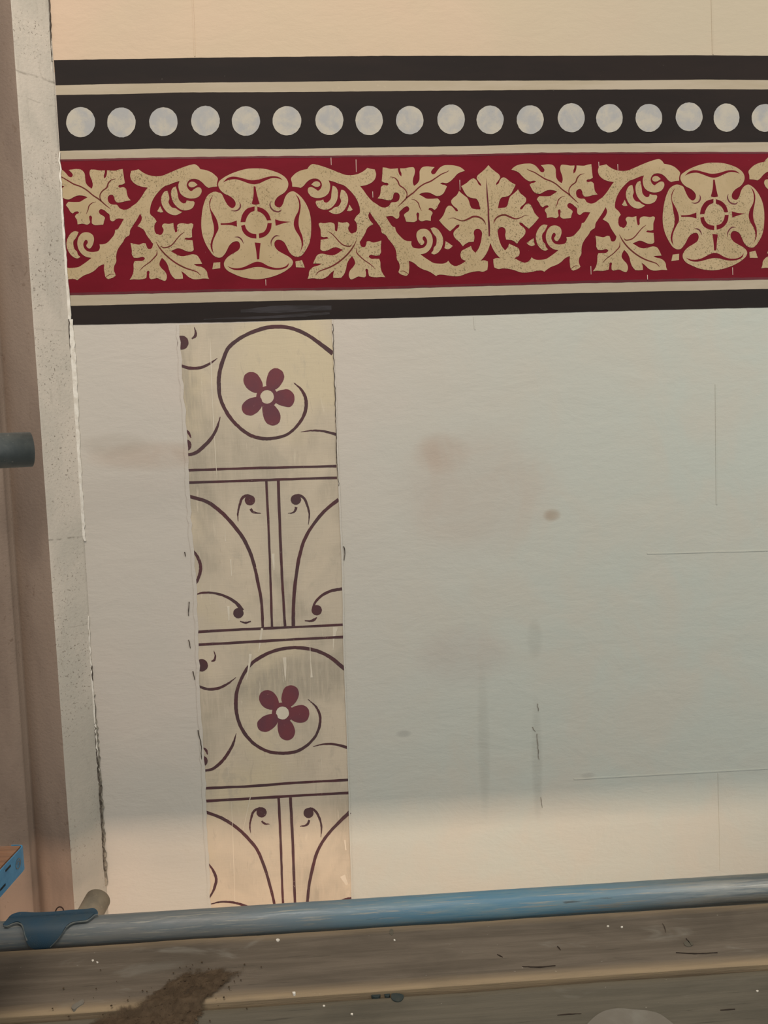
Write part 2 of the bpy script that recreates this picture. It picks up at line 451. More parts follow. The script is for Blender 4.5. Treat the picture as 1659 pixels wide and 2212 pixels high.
# broken joint between pier and wall: white filler, dark crack, grey rough mortar
def jag(line, w, step=9, amp=1.0):
    """ragged ribbon along a px polyline; w = list of widths"""
    c = []
    for (a, b) in zip(line[:-1], line[1:]):
        a, b = np.array(a, float), np.array(b, float); n = max(2, int(np.linalg.norm(b - a) / step))
        c += [a + (b - a) * i / n for i in range(n)]
    c.append(np.array(line[-1], float)); m = len(c); Lf, Rg = [], []
    for i, q in enumerate(c):
        u = i / (m - 1) * (len(w) - 1); j = min(int(u), len(w) - 2); h = (w[j] + (w[j + 1] - w[j]) * (u - j)) / 2
        s = random.uniform(-amp, amp)
        Lf.append(q + np.array([-h + s + random.uniform(-amp, amp) * .5, 0])); Rg.append(q + np.array([h + s + random.uniform(-amp, amp) * .5, 0]))
    return Lf + Rg[::-1]
def edge_px(y): return 107 + (229.5 - 107) * y / 1900
flat('joint_filler', jag([(edge_px(690) + 3, 690), (158, 760), (164, 860), (169, 960), (175, 1060), (181, 1150), (183, 1168)], [8, 12, 10, 9, 8, 10, 4], 8, 1.2), .0002, .0028, M['filler_white'], PIER)
flat('joint_filler', jag([(edge_px(330) + 1, 330), (136, 480), (143, 580), (151, 690)], [3, 4, 6, 8], 9, 1.2), .0012, .0022, M['filler_white'], PIER)
flat('joint_crack', jag([(edge_px(690) - 1, 690), (152, 800), (160, 900), (165, 980), (171, 1080), (176, 1165)], [1.5, 3, 2, 2.5, 2, 3.5], 7, 1.0), .0005, .0036, M['crack_dark'], PIER)
flat('joint_crack', jag([(107, -20), (110, 60), (111, 110), (113, 135)], [1.6, 2, 2.6, 1.6], 7, .8), .0004, .003, M['crack_dark'], PIER)
flat('joint_filler', jag([(112, 137), (113, 158)], [2.5, 3.5, 2], 6, .6), .001, .003, M['filler_white'], PIER)
flat('joint_crack', jag([(194, 1415), (198, 1440), (200, 1490)], [2, 4, 2], 7, .7), .0005, .003, M['crack_dark'], PIER)
flat('joint_mortar', jag([(203, 1500), (208, 1600), (216, 1700), (222, 1800), (229, 1912)], [4, 9, 9, 9, 8], 7, 2.0), .0003, .003, M['rough_mortar'], PIER)
flat('joint_filler', jag([(191, 1330), (195, 1400), (201, 1500), (209, 1590), (213, 1690)], [3, 2, 5, 4, 6], 7, 1.6), .0008, .003, M['filler_white'], PIER)
flat('joint_crack', jag([(205, 1560), (210, 1620), (216, 1690), (221, 1780), (227, 1880)], [2, 3, 5, 3, 4], 6, 2.2), .0006, .0034, M['crack_mid'], PIER)

# paper seams that show as fine ridges in the plain wall fields
def seam(line, w=2.4, th=.0011):
    o = flat('paper_seam', stroke('P ' + ' '.join('%g,%g' % q for q in line), [w, w]), -.0002, th, M['wall'], WALL); return o
for ln in ([(416, -10), (419, 60), (421, 122)], [(1537, -10), (1540, 118)], 
           [(1024, 684), (1026, 712)], [(1546, 830), (1548, 1090)], [(1552, 1670), (1556, 1880)], [(1398, 1196), (1659, 1189)], [(1240, 1683), (1659, 1660)]):
    seam(ln)
M['crack_faint'] = simple('crack_faint', (140, 134, 122), (120, 114, 104), 60)
for a, b, w in (((1161, 1520), (1163, 1536), 1.2), ((1150, 1570), (1156, 1580), 1.2), ((1160, 1585), (1164, 1640), 1.2), ((1168, 1722), (1172, 1745), 1.2)):
    flat('crack', jag([a, b], [w, w, .6], 5, .8), 0.0, .0012, M['crack_faint'], WALL)

# ------------------------------------------------------------------ painted bands
def band(name, top, bot, mat, label, group=None, off=0.0, th=.0008, rough_amp=.5, parent=None, cat='painted stripe'):
    def den(l):
        out = []
        for (a, b) in zip(l[:-1], l[1:]):
            n = max(2, int((b[0] - a[0]) / 14))
            out += [np.array([a[0] + (b[0] - a[0]) * i / n, a[1] + (b[1] - a[1]) * i / n + random.uniform(-1, 1) * rough_amp * .5]) for i in range(n)]
        out.append(np.array(l[-1], float)); return out
    poly = den(top) + den(bot)[::-1]
    o = flat(name, poly, off, th, mat, parent, clip=True)
    if not parent: tag(o, label, cat, group)
    return o
E = 1800     # the bands run on beyond the right frame edge
T_ub = [(60, 131.5), (113, 130.5), (420, 125.3), (620, 123), (830, 121), (1160, 121), (1300, 120.5), (1500, 119.5), (1659, 121), (E, 121)]
B_ub = [(60, 185.5), (115, 184.5), (270, 181), (420, 178.7), (600, 177), (820, 174.5), (1160, 174.2), (1370, 173.5), (1520, 172), (1659, 173), (E, 173)]
T_db = [(60, 206.5), (118, 205.6), (200, 204.6), (270, 203.5), (390, 200), (600, 199.5), (900, 196.5), (1100, 195), (1160, 194.5), (1500, 193), (1659, 193.5), (E, 193)]
B_db = [(60, 327.5), (122, 326), (250, 323.5), (330, 321), (500, 322), (620, 322), (760, 319), (1000, 316), (1160, 311.5), (1400, 309.5), (1659, 307), (E, 306)]
T_rb = [(60, 346.5), (127, 345.3), (300, 341.3), (500, 338.3), (800, 336), (1000, 334), (1170, 330), (1400, 329.2), (1659, 328.5), (E, 327)]
B_rb = [(60, 640), (148, 637.8), (300, 634.5), (500, 629.5), (700, 626.5), (800, 625), (1000, 619), (1100, 616.5), (1259, 611.5), (1400, 608.8), (1659, 603.8), (E, 600)]
T_lb = [(60, 664), (148, 661), (300, 657.5), (500, 652), (700, 648), (800, 646.3), (1000, 640.3), (1259, 633), (1400, 630), (1659, 624), (E, 620)]
B_lb = [(60, 705.5), (152, 702), (300, 699), (500, 695.5), (700, 689.8), (800, 688), (1000, 682), (1259, 673.8), (1400, 670.2), (1659, 664), (E, 660)]
def shift(l, d): return [(x, y + d) for x, y in l]
band('painted_stripe', T_ub, B_ub, M['black_paint'], 'plain black painted stripe at the top, bordering the peach wall field')
band('painted_stripe', B_ub, T_db, M['cream_paint'], 'thin cream stripe between the plain black stripe and the dotted band', 'cream lines between the bands', 0, .0005)
band('painted_stripe', B_db, T_rb, M['cream_paint'], 'thin cream stripe between the dotted band and the red frieze', 'cream lines between the bands', 0, .0005)
band('painted_stripe', B_rb, T_lb, M['cream_paint'], 'thin cream stripe between the red frieze and the black stripe below it', 'cream lines between the bands', 0, .0005)
band('painted_stripe', T_lb, B_lb, M['black_paint'], 'plain black painted stripe under the red frieze, above the stencil panel')

LB = [o_ for o_ in bpy.data.objects if o_.name.startswith('painted_stripe')][-1]
M['smear_grey'] = simple('smear_grey', (56, 52, 54), (44, 40, 40), 40, .4, .6, stretch=(.3, 1, 3))
for ln_, w_ in (([(520, 672), (600, 668), (716, 665)], [6, 16, 10]), ([(590, 684), (660, 680), (712, 677)], [3, 8, 4]), ([(440, 690), (560, 686), (640, 684)], [2, 6, 2])):
    flat('grey_smear', stroke('P ' + ' '.join('%g,%g' % q_ for q_ in ln_), w_, 6, .6), .0008 + random.uniform(0, .0001), .0002, M['smear_grey'], LB)
DB = tag(empty('dotted_band'), 'black painted band carrying a row of pale round dots', 'painted band')
band('black_ground', T_db, B_db, M['black_paint'], '', parent=DB)
DOTS = [(174.6, 264.4, 31.3, 32.5), (262.6, 265, 30.7, 32.2), (353.3, 263.5, 30.7, 31), (444, 261.4, 31, 32.3), (531.4, 262, 30.4, 32), (619.8, 261.4, 31, 31.5),
        (711.5, 260, 30.2, 32.2), (797.4, 260.8, 29.6, 31.6), (885, 260, 29.6, 30.6), (974.3, 258.2, 29.6, 32), (1058.4, 259.3, 29.2, 30.8), (1145, 259, 29, 31),
        (1233.6, 254.9, 29.2, 31.2), (1316, 255.8, 28.6, 30.7), (1401.2, 255.2, 28.6, 30.2), (1488, 252.8, 28.9, 31), (1568.7, 254.6, 27.7, 30.4), (1651.8, 255.2, 28.6, 29.9)]
for cx, cy, rx, ry in DOTS:
    flat('dot', circle_px(cx, cy, rx, ry, 44, .012), .0008, .0005, M['disc_paint'], DB)

# ------------------------------------------------------------------ red frieze
FR = tag(empty('scroll_frieze'), 'crimson frieze with gold rosettes, leaves and scrolling vine', 'frieze')
band('red_ground', T_rb, B_rb, M['red_paint'], '', parent=FR)
for a, b in ((T_rb, shift(T_rb, 4)), (shift(B_rb, -5), B_rb)):
    band('border_line', a, b, M['red_edge_paint'], '', parent=FR, off=.0008, th=.0003, rough_amp=1.0)
G0 = .0008
VINE = '''T1 72,380 110,330 180,270 260,235 365,212* 400,160 455,124 520,132 640,165 780,215 930,275 1040,315 1160,322 1270,300 1370,250 1440,192* 1500,208
1570,218* 1595,300 1580,380 1520,450 1430,495 1310,520* 1360,580 1430,680 1530,790 1620,850 T3 416,880 525,900 580,875 640,830* 760,970 745,1095 722,1102 650,1058 525,1062*
600,1180 T4 655,168 690,175* 712,250 780,335 880,415 930,425 985,425* 982,480 1010,535 1080,555 1150,555 1210,535 1255,480 1265,420 1240,360 1215,338 1190,350 1185,390 1215,440
1190,485 1160,495 1130,470 1090,400 1072,320 1085,260 1130,220 1200,203 1270,220 1325,275 1360,360 1365,440 1340,530 1290,600 1220,645 1145,660* 1210,710 1300,770 1380,815 1480,828
1560,825 1620,800 T6 400,775* 440,830 530,872 600,850 720,780* 640,740 618,660 640,600 700,565 805,512* 830,575 885,635* 940,700 975,775* 1060,770 1108,790* 1108,870 1098,940* 1020,972 950,962
860,970 740,1000 600,1050 530,1055 420,1045 290,1025 215,1030 180,1050* 140,1020 60,970 T4 1180,925 1090,870 1060,840 990,795 935,778* 945,860 940,950 930,1010 895,1045
840,1035 780,1010 750,980* 775,900 765,820 725,750 715,640 690,550 640,470 560,370 545,340 500,300 460,280 435,190 380,110 310,15 T3 235,975* 212,1050 225,1100 260,1155
T2 1544,120* 1440,190 1400,280 1310,430* 1260,430* 1225,275 1250,230 1255,160 1240,90 1205,45* T1 1240,1060 1305,990 1300,900 1265,790 1200,680 1110,580 1010,500 930,475
840,440 745,415* 770,480 770,560 745,640 680,700 600,728 520,730 440,705 390,650 372,590 385,550 410,535 510,570 555,600 610,550 625,490 600,430 560,395 500,382 420,398 350,450
290,520 245,550* 180,535 95,528* 90,460'''
EYE = 'T1 435,490* 490,440 540,432 585,455 595,500 560,530 520,532'
CRES1 = 'T1 818,510* 865,530 905,590 912,680 890,780 840,860 770,920 690,940 620,930 560,900 522,840 515,800 530,780* 600,775 650,758* 665,800 700,815 750,790 785,740 795,660 805,580'
CRES2 = 'T1 970,585* 1010,590 1060,640 1092,720 1092,800 1060,890 1000,970 930,1010 860,1020 800,1000 745,968* 800,940 860,895 910,885 955,830 970,780 950,730 955,660'
CRES3 = 'T4 1325,195* 1385,180 1440,200 1500,265 1545,360 1550,450 1530,530 1490,600 1430,650 1385,662 1335,640* 1375,590 1385,540 1420,500 1435,430 1425,350 1385,305'
BUD1 = 'T1 1120,850* 1150,900 1178,942* 1130,965 1075,960* 1095,910'
BUD2 = 'T6 350,425* 400,455 480,510* 440,550 390,570 330,550* 345,490'
LEAF_L = '''T2 1240,330 1300,430* 1310,480 1335,525 1400,525 1415,480 1430,430* 1470,425 1540,450 1620,435 T4 446,415* 440,480 435,560 440,620 410,680* 340,685 240,675 220,700 260,738 340,740 405,742*
425,790 430,870 445,950 480,1020 518,1072* 440,1065 360,1072 280,1065 225,1050* 212,990 200,930 180,920 163,930 170,990 170,1050* 150,1070 100,1068 30,1058 T2 1210,1090 1140,1108
1115,1070 1110,1000 1130,950 1190,880 1220,820 1210,770 1165,695* 1110,760 1075,830 1055,930 1020,1020 970,1080* 900,1085 828,1080* 830,1010 848,945* 790,990 720,1060 650,1095
560,1100 460,1090 370,1100* 390,1040 395,980 430,920 490,880 580,855 620,828* 560,825 470,825* 500,750 550,670 610,650 720,668 800,680 880,660 950,615 1005,580* 950,560 880,535
820,545 760,575 690,600 620,592 597,570* 600,480 605,400* 680,390 745,378* 720,352 660,355 608,342* 605,280 600,210 575,150 568,115* 590,97 660,105 740,92 800,92 845,115 858,180
862,235 890,250 905,200 915,130 915,80* 990,95 1090,92 1118,130 1095,190 1110,245 1160,290 1225,268'''
LEAF_U = '''T3 525,900 575,880 625,812 700,805 750,780 772,730 765,665 730,635 685,635 662,670 650,730 625,765 560,770 470,750 378,738* 420,680 435,600 445,530 490,500 550,508 572,490
560,465 500,455 452,430* 460,350 465,260 470,183* 530,190 600,208 680,205 742,200* 750,260 775,320 805,345* 805,290 785,240 780,200* 860,200 960,182 1025,185 1045,230 1040,300 1015,380
1010,460 1030,515* 1080,480 1125,410 1130,330 1135,240 1175,185 1260,165 1340,172 1400,178* 1360,220 1335,270 1360,305 1400,300 1440,250 1490,190 1560,150 T5 416,142 520,152 610,178
660,210 697,245* 640,262 570,295 500,370 430,435 370,465 290,455 252,465* 290,490 340,500 375,525* 345,590 310,650 250,690 190,695 T3 1370,665 1300,635 1220,632 1150,650 1120,668*
1180,700 1250,740 1330,745 1450,738* 1480,765 1500,797* 1465,850 1430,920 1395,945* 1350,915 1300,915 1290,935 1340,965 1362,995 1335,1060 1330,1140* 1240,1130 1160,1148 1115,1115
1120,1050 1115,1000 1095,990 1075,1010 1080,1070 1080,1130 1050,1155 960,1160 890,1155* 870,1090 852,1030 880,1000 935,960 945,920 910,880 860,895 800,950 770,975* 755,1050* 600,1000*'''
VEINS_L = [('T2 1245,410 1190,520 1110,630 1000,740 880,830 750,900 640,940 570,970 515,1030', [6, 22, 26, 26, 26, 24, 20, 16, 8]),
           ('T2 740,250 800,290 870,360 940,440 1010,495 1080,515 1130,515 1160,485', [6, 14, 16, 18, 20, 22, 22, 8]),
           ('T2 1240,550 1250,630 1310,700 1390,770 1480,830 1540,880 1575,920', [5, 18, 18, 16, 14, 10, 5])]
VEINS_U = [('T3 740,885 820,810 920,710 1020,635 1120,540 1220,475 1330,430 1430,365 1530,300 1620,262 T5 410,240', [6, 18, 26, 22, 22, 22, 24, 20, 18, 12, 6]),
           ('T3 605,350 690,375 740,430 770,500 850,560 895,620 905,680 890,730', [5, 16, 24, 22, 20, 18, 16, 18]),
           ('T3 980,750 1050,770 1105,820 1130,890 1165,960', [4, 12, 18, 14, 5])]
CUT = ('T4 780,965 840,960 890,985 930,1020', [6, 10, 10, 6])
PAL = '''T5 1115,145* 1060,210 980,280 920,335 908,370 940,430 985,490 990,518* 945,490 915,430 885,395 845,380 800,400 730,460 632,520* 670,590 710,660 760,710 840,735 900,745 940,800
960,870 978,935* 880,930 820,915 790,860 770,790 740,730 690,690 640,650 592,605* 550,680 480,740 452,780 455,820 500,880 560,930 575,965* 545,970 500,920 450,875 410,868 370,900 340,970
310,1040 235,1135* T6 300,130 370,200 430,250* 500,190 570,130 600,130* 595,160 530,220 495,270 495,320 540,390 600,440 660,520* 700,480 770,445 855,435* 868,350 855,280 870,230 920,205
970,220 1000,265 998,350 980,450 940,560 885,635* 900,720 980,775* 1040,710 1110,590 1150,470*'''
PAL_V = ('T5 420,1095 500,1090 570,1120 660,1140 760,1105 850,1065 930,1070 1010,1110 1055,1170 1068,1215', [4, 10, 14, 22, 30, 32, 30, 26, 18, 5])

def q(t, x, y): o = TILE[t]; return (o[0] + x * o[2], o[1] + y * o[2])
RC1 = q('R1', 1020, 1082); RC2 = q('C5', 1175, 612)
SRC = [q('T5', 1115, 145), q('T6', 1150, 470), q('T5', 697, 245), q('T3', 470, 183), q('T3', 378, 738), q('T1', 1570, 218), q('T2', 370, 1100), q('T4', 518, 1072),
       q('T4', 985, 425), q('T4', 750, 980), q('T1', 95, 528), q('T1', 245, 550), RC1]
DSTC = [q('C4', 225, 157), q('C4', 245, 860), q('C4', 432, 190), q('C4', 1152, 145), q('C4', 1197, 405), q('C4', 1222, 160), q('C5', 762, 1093), q('C5', 95, 1103),
        q('C4', 925, 795), q('C4', 1040, 1050), q('C5', 862, 290), q('C5', 785, 303), RC2]
mapC = fit(SRC, DSTC)
SRCA = [RC1, q('T1', 245, 550), q('T1', 95, 528), q('T1', 1570, 218), q('T3', 470, 183), q('T3', 378, 738), q('T2', 370, 1100), q('T4', 518, 1072), q('T4', 985, 425),
        q('T4', 750, 980), q('T6', 180, 1050), q('T3', 1500, 797), q('T1', 1310, 520)]
DSTA = [RC1, q('C1', 1465, 355), q('C1', 1530, 345), q('C1', 765, 210), q('C1', 688, 190), q('C1', 748, 458), q('C1', 1465, 1170), q('C1', 752, 1175), q('C1', 480, 870),
        q('C1', 618, 1140), q('C1', 278, 1185), q('C1', 183, 520), q('C1', 905, 350)]
mapA = fit(SRCA, DSTA)
mapB = lambda p: np.array(p[:2], float)
def mapD(p):
    c = mapC(p); dx = RC2[0] - c[0]; return np.array([RC2[0] + dx, c[1] - .04 * dx])

def piece(name, s, mp, off, th=.0005, mat='gold_paint', parent=FR, n=4):
    poly = [mp(a) for a in spline(pts(s), True, n)]
    return flat(name, poly, off, th, M[mat], parent, clip=True)
def line(name, sw, mp, off, parent, mat='vein_paint', th=.0002):
    poly = [mp(a) for a in stroke(sw[0], sw[1])]
    return flat(name, poly, off, th, M[mat], parent, clip=True)
def half(mp, full=True):
    v = piece('vine', VINE, mp, G0)
    line('cut_end_line', CUT, mp, G0 + .0005, v)
    for nm, s in (('scroll_eye', EYE), ('curl', CRES1), ('curl', CRES2), ('curl', CRES3), ('bud', BUD1), ('bud', BUD2)):
        piece(nm, s, mp, G0, .0005)
    for s, vs in ((LEAF_L, VEINS_L), (LEAF_U, VEINS_U)):
        lf = piece('leaf', s, mp, G0 + .0001, .0005)
        if lf:
            for sw in vs: line('vein', sw, mp, G0 + .0006, lf)
half(mapA); half(mapB); half(mapC)
# what shows of the next repeat at the right frame edge
v = piece('vine', VINE, mapD, G0); lf = piece('leaf', LEAF_L, mapD, G0 + .0001)
for sw in VEINS_L: line('vein', sw, mapD, G0 + .0006, lf)
piece('scroll_eye', EYE, mapD, G0)
# palmette between the two vines
left = spline(pts(PAL), False, 4)
right = [mapC(a) for a in left]
pal = flat('palmette', left + right[::-1][1:-1], G0 + .0002, .0005, M['gold_paint'], FR)
line('vein', PAL_V, mapB, G0 + .0007, pal); line('vein', PAL_V, mapC, G0 + .0007, pal)
line('vein', ('T5 1082,370 1090,560 1100,720 1115,900 1120,1100 T6 1130,170 1132,338', [0, 18, 26, 26, 30, 34, 24]), mapB, G0 + .0007, pal, 'red_edge_paint')

ROS = '''R1 1000,118 1160,125 1330,165 1480,230 1570,310 1600,390 1590,460 1540,540 1400,640 1355,720 1360,775 1400,810 1460,812 1500,760 1540,640 R3 740,590 800,540 855,528 920,560
1000,630 1080,740 1140,870 1170,1000 1180,1140 R4 1178,250 1165,380 1140,480 1080,590 1030,660 970,705 910,705 850,680 790,620 740,520 690,440 630,405 575,400 525,445 525,510 570,580
680,650 780,705 835,755 855,800 835,860 760,930 620,1010 450,1070 300,1100 190,1107 60,1095 R2 740,1060 620,1010 510,950 460,890 448,820 480,750 540,690 640,630 720,570 738,500
700,430 650,428 590,455 540,510 500,590 450,670 400,715 340,720 260,680 190,590 110,450 60,300 42,150 R1 50,960 75,800 110,690 150,610 220,555 280,535 350,548 400,570 440,640
480,720 540,800 600,830 650,790 655,730 620,670 560,620 450,565 380,500 345,420 355,360 420,300 550,225 740,155 870,125'''
ROS_MARKS = [('petal_fold', s) for s in (
    'R1 430,370* 500,300 580,268 660,268 780,295 940,330 1080,315 1240,268 1340,258 1440,278 1497,322* 1420,298 1320,290 1200,330 1080,385 990,403 900,388 780,345 660,312 570,318 500,335',
    'R2 510,870* 580,900 680,912 800,890 920,835 1040,793 1110,803 1240,870 1360,903 1480,900 1560,870 1615,810* 1590,880 1500,925 1380,938 1260,925 1120,890 1000,890 870,920 740,945 640,940 570,915',
    'R1 255,600* 215,680 197,760 212,850 260,930 320,1040 350,1170 R2 350,200 310,290 260,400 240,500 245,570 265,645* 225,580 208,500 225,410 260,310 270,220 R1 255,1095 245,1060 215,920 190,810 188,720 212,655',
    'R3 900,580* 960,650 990,750 985,870 960,1000 955,1120 R4 975,220 1020,330 1035,420 1030,510 970,640* 1005,540 1005,440 970,340 900,230 868,130 R3 890,1000 950,880 965,770 945,670')]
ROS_MARKS += [('ring_quarter', s) for s in (
    'R1 997,800* 860,840 770,960 745,1080* 830,1080* 860,990 920,910 995,875*', 'R1 1045,805* 1150,840 1240,920 1292,1045* 1220,1050* 1170,960 1110,910 1048,885*',
    'R2 755,150* 822,133* 850,210 930,280 1028,300* 1028,378* 930,365 830,310 775,230', 'R2 1230,102* 1302,102* 1290,200 1240,290 1160,350 1080,372* 1072,290* 1160,262 1210,190')]
ROS_MARKS += [('petal_ray', s) for s in (
    'R1 980,440* 1010,440* 1040,590 1085,755* 1000,768 945,752* 975,620', 'R1 388,1100* 470,1100 580,1085 675,1050* 682,1160* 590,1135 490,1128 390,1130*',
    'R1 1362,1030* 1450,1055 1540,1068 1645,1076* 1540,1092 1450,1120 1375,1145*', 'R2 998,450* 1103,460* 1088,600 1080,750* 1040,750* 1025,600')]
ROS_ARCS = [('R1 575,868 640,880 700,862 738,815 742,770 725,722', [4, 16, 24, 26, 20, 4]), ('R1 1285,708 1272,770 1300,840 1370,888 1440,890 1480,855', [4, 22, 24, 24, 22, 4]),
            ('R2 640,352 710,355 765,400 800,472', [4, 20, 22, 4]), ('R2 1298,515 1292,440 1320,380 1380,330 1448,333', [4, 18, 22, 22, 4])]
def rosette(mp):
    r = piece('rosette', ROS, mp, G0 + .0001)
    for nm, s in ROS_MARKS: piece(nm, s, mp, G0 + .0006, .0002, 'red_paint', r, 3)
    for sw in ROS_ARCS: line('petal_arc', sw, mp, G0 + .0006, r, 'red_edge_paint')
    for s in ('R2 260,812* 380,800* 380,910* 240,928*', 'R4 897,790* 1015,765* 1065,898* 908,893*'): piece('lozenge', s, mp, G0)
rosette(mapB)
mapR = fit([RC1, q('R1', 1000, 118), q('R2', 1040, 1107), q('R2', 42, 150), q('R3', 1180, 1140), q('R1', 345, 420), q('R1', 1600, 400), q('R2', 448, 820), q('R4', 855, 800),
            q('R2', 240, 928), q('R4', 1065, 898)],
           [RC2, q('C5', 1170, 138), q('C5', 1182, 1095), q('C5', 715, 620), q('C5', 1628, 600), q('C5', 873, 265), q('C5', 1453, 270), q('C5', 888, 960), q('C5', 1462, 940),
            q('C5', 788, 1010), q('C5', 1558, 990)])
rosette(mapR)
# small vertical scratches in the red
for x0, y0, y1 in ((715, 341, 357), (769, 345, 372), (574, 604, 617), (1276, 575, 593), (1334, 355, 368), (1398, 594, 606), (1293, 350, 362), (1582, 578, 594), (993, 389, 411), (805, 414, 427)):
    flat('scratch', stroke('P %g,%g %g,%g' % (x0, y0, x0 + .5, y1), [1.1, .8]), G0 + .0001, .0002, M['pale_scuff'], FR)

# ------------------------------------------------------------------ exposed strip of earlier stencilling
SP = tag(empty('stencil_panel'), 'tall uncovered strip of cream wall with plum stencilled flowers, scrolls and bars', 'stencil panel')
SP_L = [(385, 702), (390, 790), (396, 860), (402, 940), (404, 1010), (408, 1080), (414, 1170), (421, 1250), (425, 1330), (427, 1400), (430, 1500), (436, 1600), (441, 1680), (444, 1760), (449, 1860), (453, 1950), (456, 2010)]
SP_R = [(718, 690), (721, 770), (726, 860), (728, 940), (732, 1040), (736, 1130), (740, 1220), (742, 1310), (743, 1400), (746, 1480), (750, 1580), (753, 1680), (756, 1780), (759, 1870), (761, 1945), (763, 2010)]
def dens(l, a):
    return [np.array([x + random.uniform(-a, a), y]) for x, y in [(p[0] + (r_[0] - p[0]) * k / 5, p[1] + (r_[1] - p[1]) * k / 5) for p, r_ in zip(l[:-1], l[1:]) for k in range(5)]] + [np.array(l[-1], float)]
flat('uncovered_ground', dens(SP_L, 1.4) + dens(SP_R, .8)[::-1], 0, .0004, M['stencil_ground'], SP)
# lip of the overpaint along both cut edges
flat('overpaint_edge', jag(SP_R, [3, 4, 3, 3.5], 14, .4), 0, .0016, M['wall'], SP)
flat('overpaint_edge', jag([(x - 1, y) for x, y in SP_L], [6, 8, 7, 8, 5], 12, 1.6), 0, .0012, M['wall'], SP)
S0 = .0004
def sk(name, s, w, parent=SP, clipl=None):
    poly = stroke(s, w, 6, .35)
    if clipl is not None: poly = clipx(poly, clipl)
    return flat(name, poly, S0 + random.uniform(0, .00012), .0003, M['plum_paint'], parent)
def dot(name, t, x, y, r, ry=None, clipl=None):
    c = q(t, x, y); k = TILE[t][2]; poly = circle_px(c[0], c[1], r * k, (ry or r) * k, 32, .025)
    if clipl is not None:
        poly = clipx(poly, clipl)
        poly = [p + np.array([random.uniform(-2, 2), 0]) if abs(p[0] - clipl) < .5 else p for p in poly]
    return flat(name, poly, S0 + random.uniform(.00013, .0002), .0003, M['plum_paint'], SP)
def flower(t, cx, cy, petals, rin, rout, centre=None):
    k = TILE[t][2]; c = q(t, cx, cy)
    fl = flat('flower', circle_px(c[0], c[1], rout * k, n=48, jit=.01), S0, .0003, M['maroon_paint'], SP, holes=[circle_px(c[0], c[1], rin * k, n=36, jit=.02)])
    fl['label'] = 'five petalled maroon flower'
    for s in petals:
        poly = spline(pts(t + ' ' + s), True, 4)
        flat('petal', [p + np.array([random.uniform(-.25, .25), random.uniform(-.25, .25)]) for p in poly], S0 + random.uniform(.00002, .0001), .0003, M['maroon_paint'], fl)
    if centre: flat('flower_centre', circle_px(c[0], c[1], rin * k * 1.02, n=36, jit=.02), S0, .0003, M[centre], fl)
def bars(t, l1, l2, w=22):
    for s in (l1, l2): sk('bar', t + ' ' + s, [w, w * .9, w, w * .85, w])
# upper scroll field
sk('scroll', 'S1 1418,330 1300,240 1180,160 1050,112 900,103 750,140 620,205 530,280 480,390 448,520 445,600 455,700 490,790 545,880 620,960 720,1030 840,1057 930,1050 1030,1020 1110,950 1165,870 1190,780 1185,710 1150,640 1085,580',
   [40, 30, 30, 34, 30, 32, 32, 34, 30, 30, 28, 30, 26, 22, 26, 30, 26, 6])
flower('S1', 857, 700, ['857,620 858,530 890,470 935,455 985,480 1003,530 985,580 920,640', '935,660 985,640 1045,640 1085,680 1088,740 1055,785 1005,782 925,740',
                        '822,770 822,850 850,920 905,945 955,925 972,870 950,810 905,765', '800,705 740,705 680,730 642,780 655,835 720,860 775,830 815,770', '820,615 800,545 765,500 715,488 670,510 655,560 680,620 775,665'], 58, 92)
dot('dot', 'S1', 130, 237, 57, 60, clipl=384.5)
sk('comma', 'S1 235,105 248,150 245,180 215,205', [4, 18, 26, 10])
sk('tendril', 'S1 108,430 200,455 290,450 370,415 433,370', [24, 26, 24, 20, 4])
sk('tendril', 'S1 165,1195 230,1185 320,1120 390,1040 435,950 457,870', [20, 28, 30, 26, 20, 4])
sk('comma', 'S1 148,965 190,1010 208,1050', [6, 22, 8])
dot('dot', 'S1', 170, 1113, 42, 48, clipl=399.5)
sk('tendril', 'S1 1145,1000 1230,988 1320,990 1445,1020', [4, 12, 18, 24])
bars('S1', '172,1327 600,1312 1000,1302 1450,1291', '180,1432 600,1418 1000,1404 1453,1390')
# upper arch field
sk('bar', 'S2 810,80 835,600 848,1000 862,1390', [24, 20, 20, 22]); sk('bar', 'S2 917,75 945,800 960,1100 978,1385', [26, 24, 22, 24])
sk('arch', 'S2 117,215 290,270 420,370 530,490 620,620 680,760 730,960 765,1150 778,1390', [28, 32, 32, 32, 32, 30, 28, 26, 24])
sk('arch', 'S2 1458,245 1350,330 1230,470 1150,610 1110,740 1075,950 1055,1150 1052,1385', [32, 28, 28, 28, 30, 30, 30, 30])
def pendant(t, dx, dy, r, tail, tw, comma, cw):
    dot('dot', t, dx, dy, r); sk('tendril', t + ' ' + tail, tw); sk('comma', t + ' ' + comma, cw)
pendant('S2', 663, 250, 46, '665,212 640,208 600,225 570,300 555,370 558,440', [18, 22, 24, 18, 14, 4], '668,328 690,355 725,365 762,368', [24, 20, 14, 4])
pendant('S2', 1075, 245, 46, '1075,208 1100,206 1140,225 1175,290 1195,370 1187,470', [18, 22, 22, 20, 16, 4], '1078,312 1065,350 1040,365 1005,368', [24, 18, 12, 4])
sk('tendril', 'S2 145,690 195,760 222,850 205,940 165,1020', [16, 26, 28, 26, 20])
pendant('S2', 560, 1262, 46, '160,1100 240,1080 340,1082 450,1115 550,1180 595,1240', [6, 18, 18, 22, 28, 38], '575,1335 625,1348 672,1335', [6, 20, 10])
pendant('S2', 1262, 1235, 46, '1493,1045 1400,1060 1300,1110 1240,1180 1225,1240', [28, 26, 22, 20, 22], '1155,1330 1215,1330 1240,1320 1262,1300', [6, 20, 24, 8])
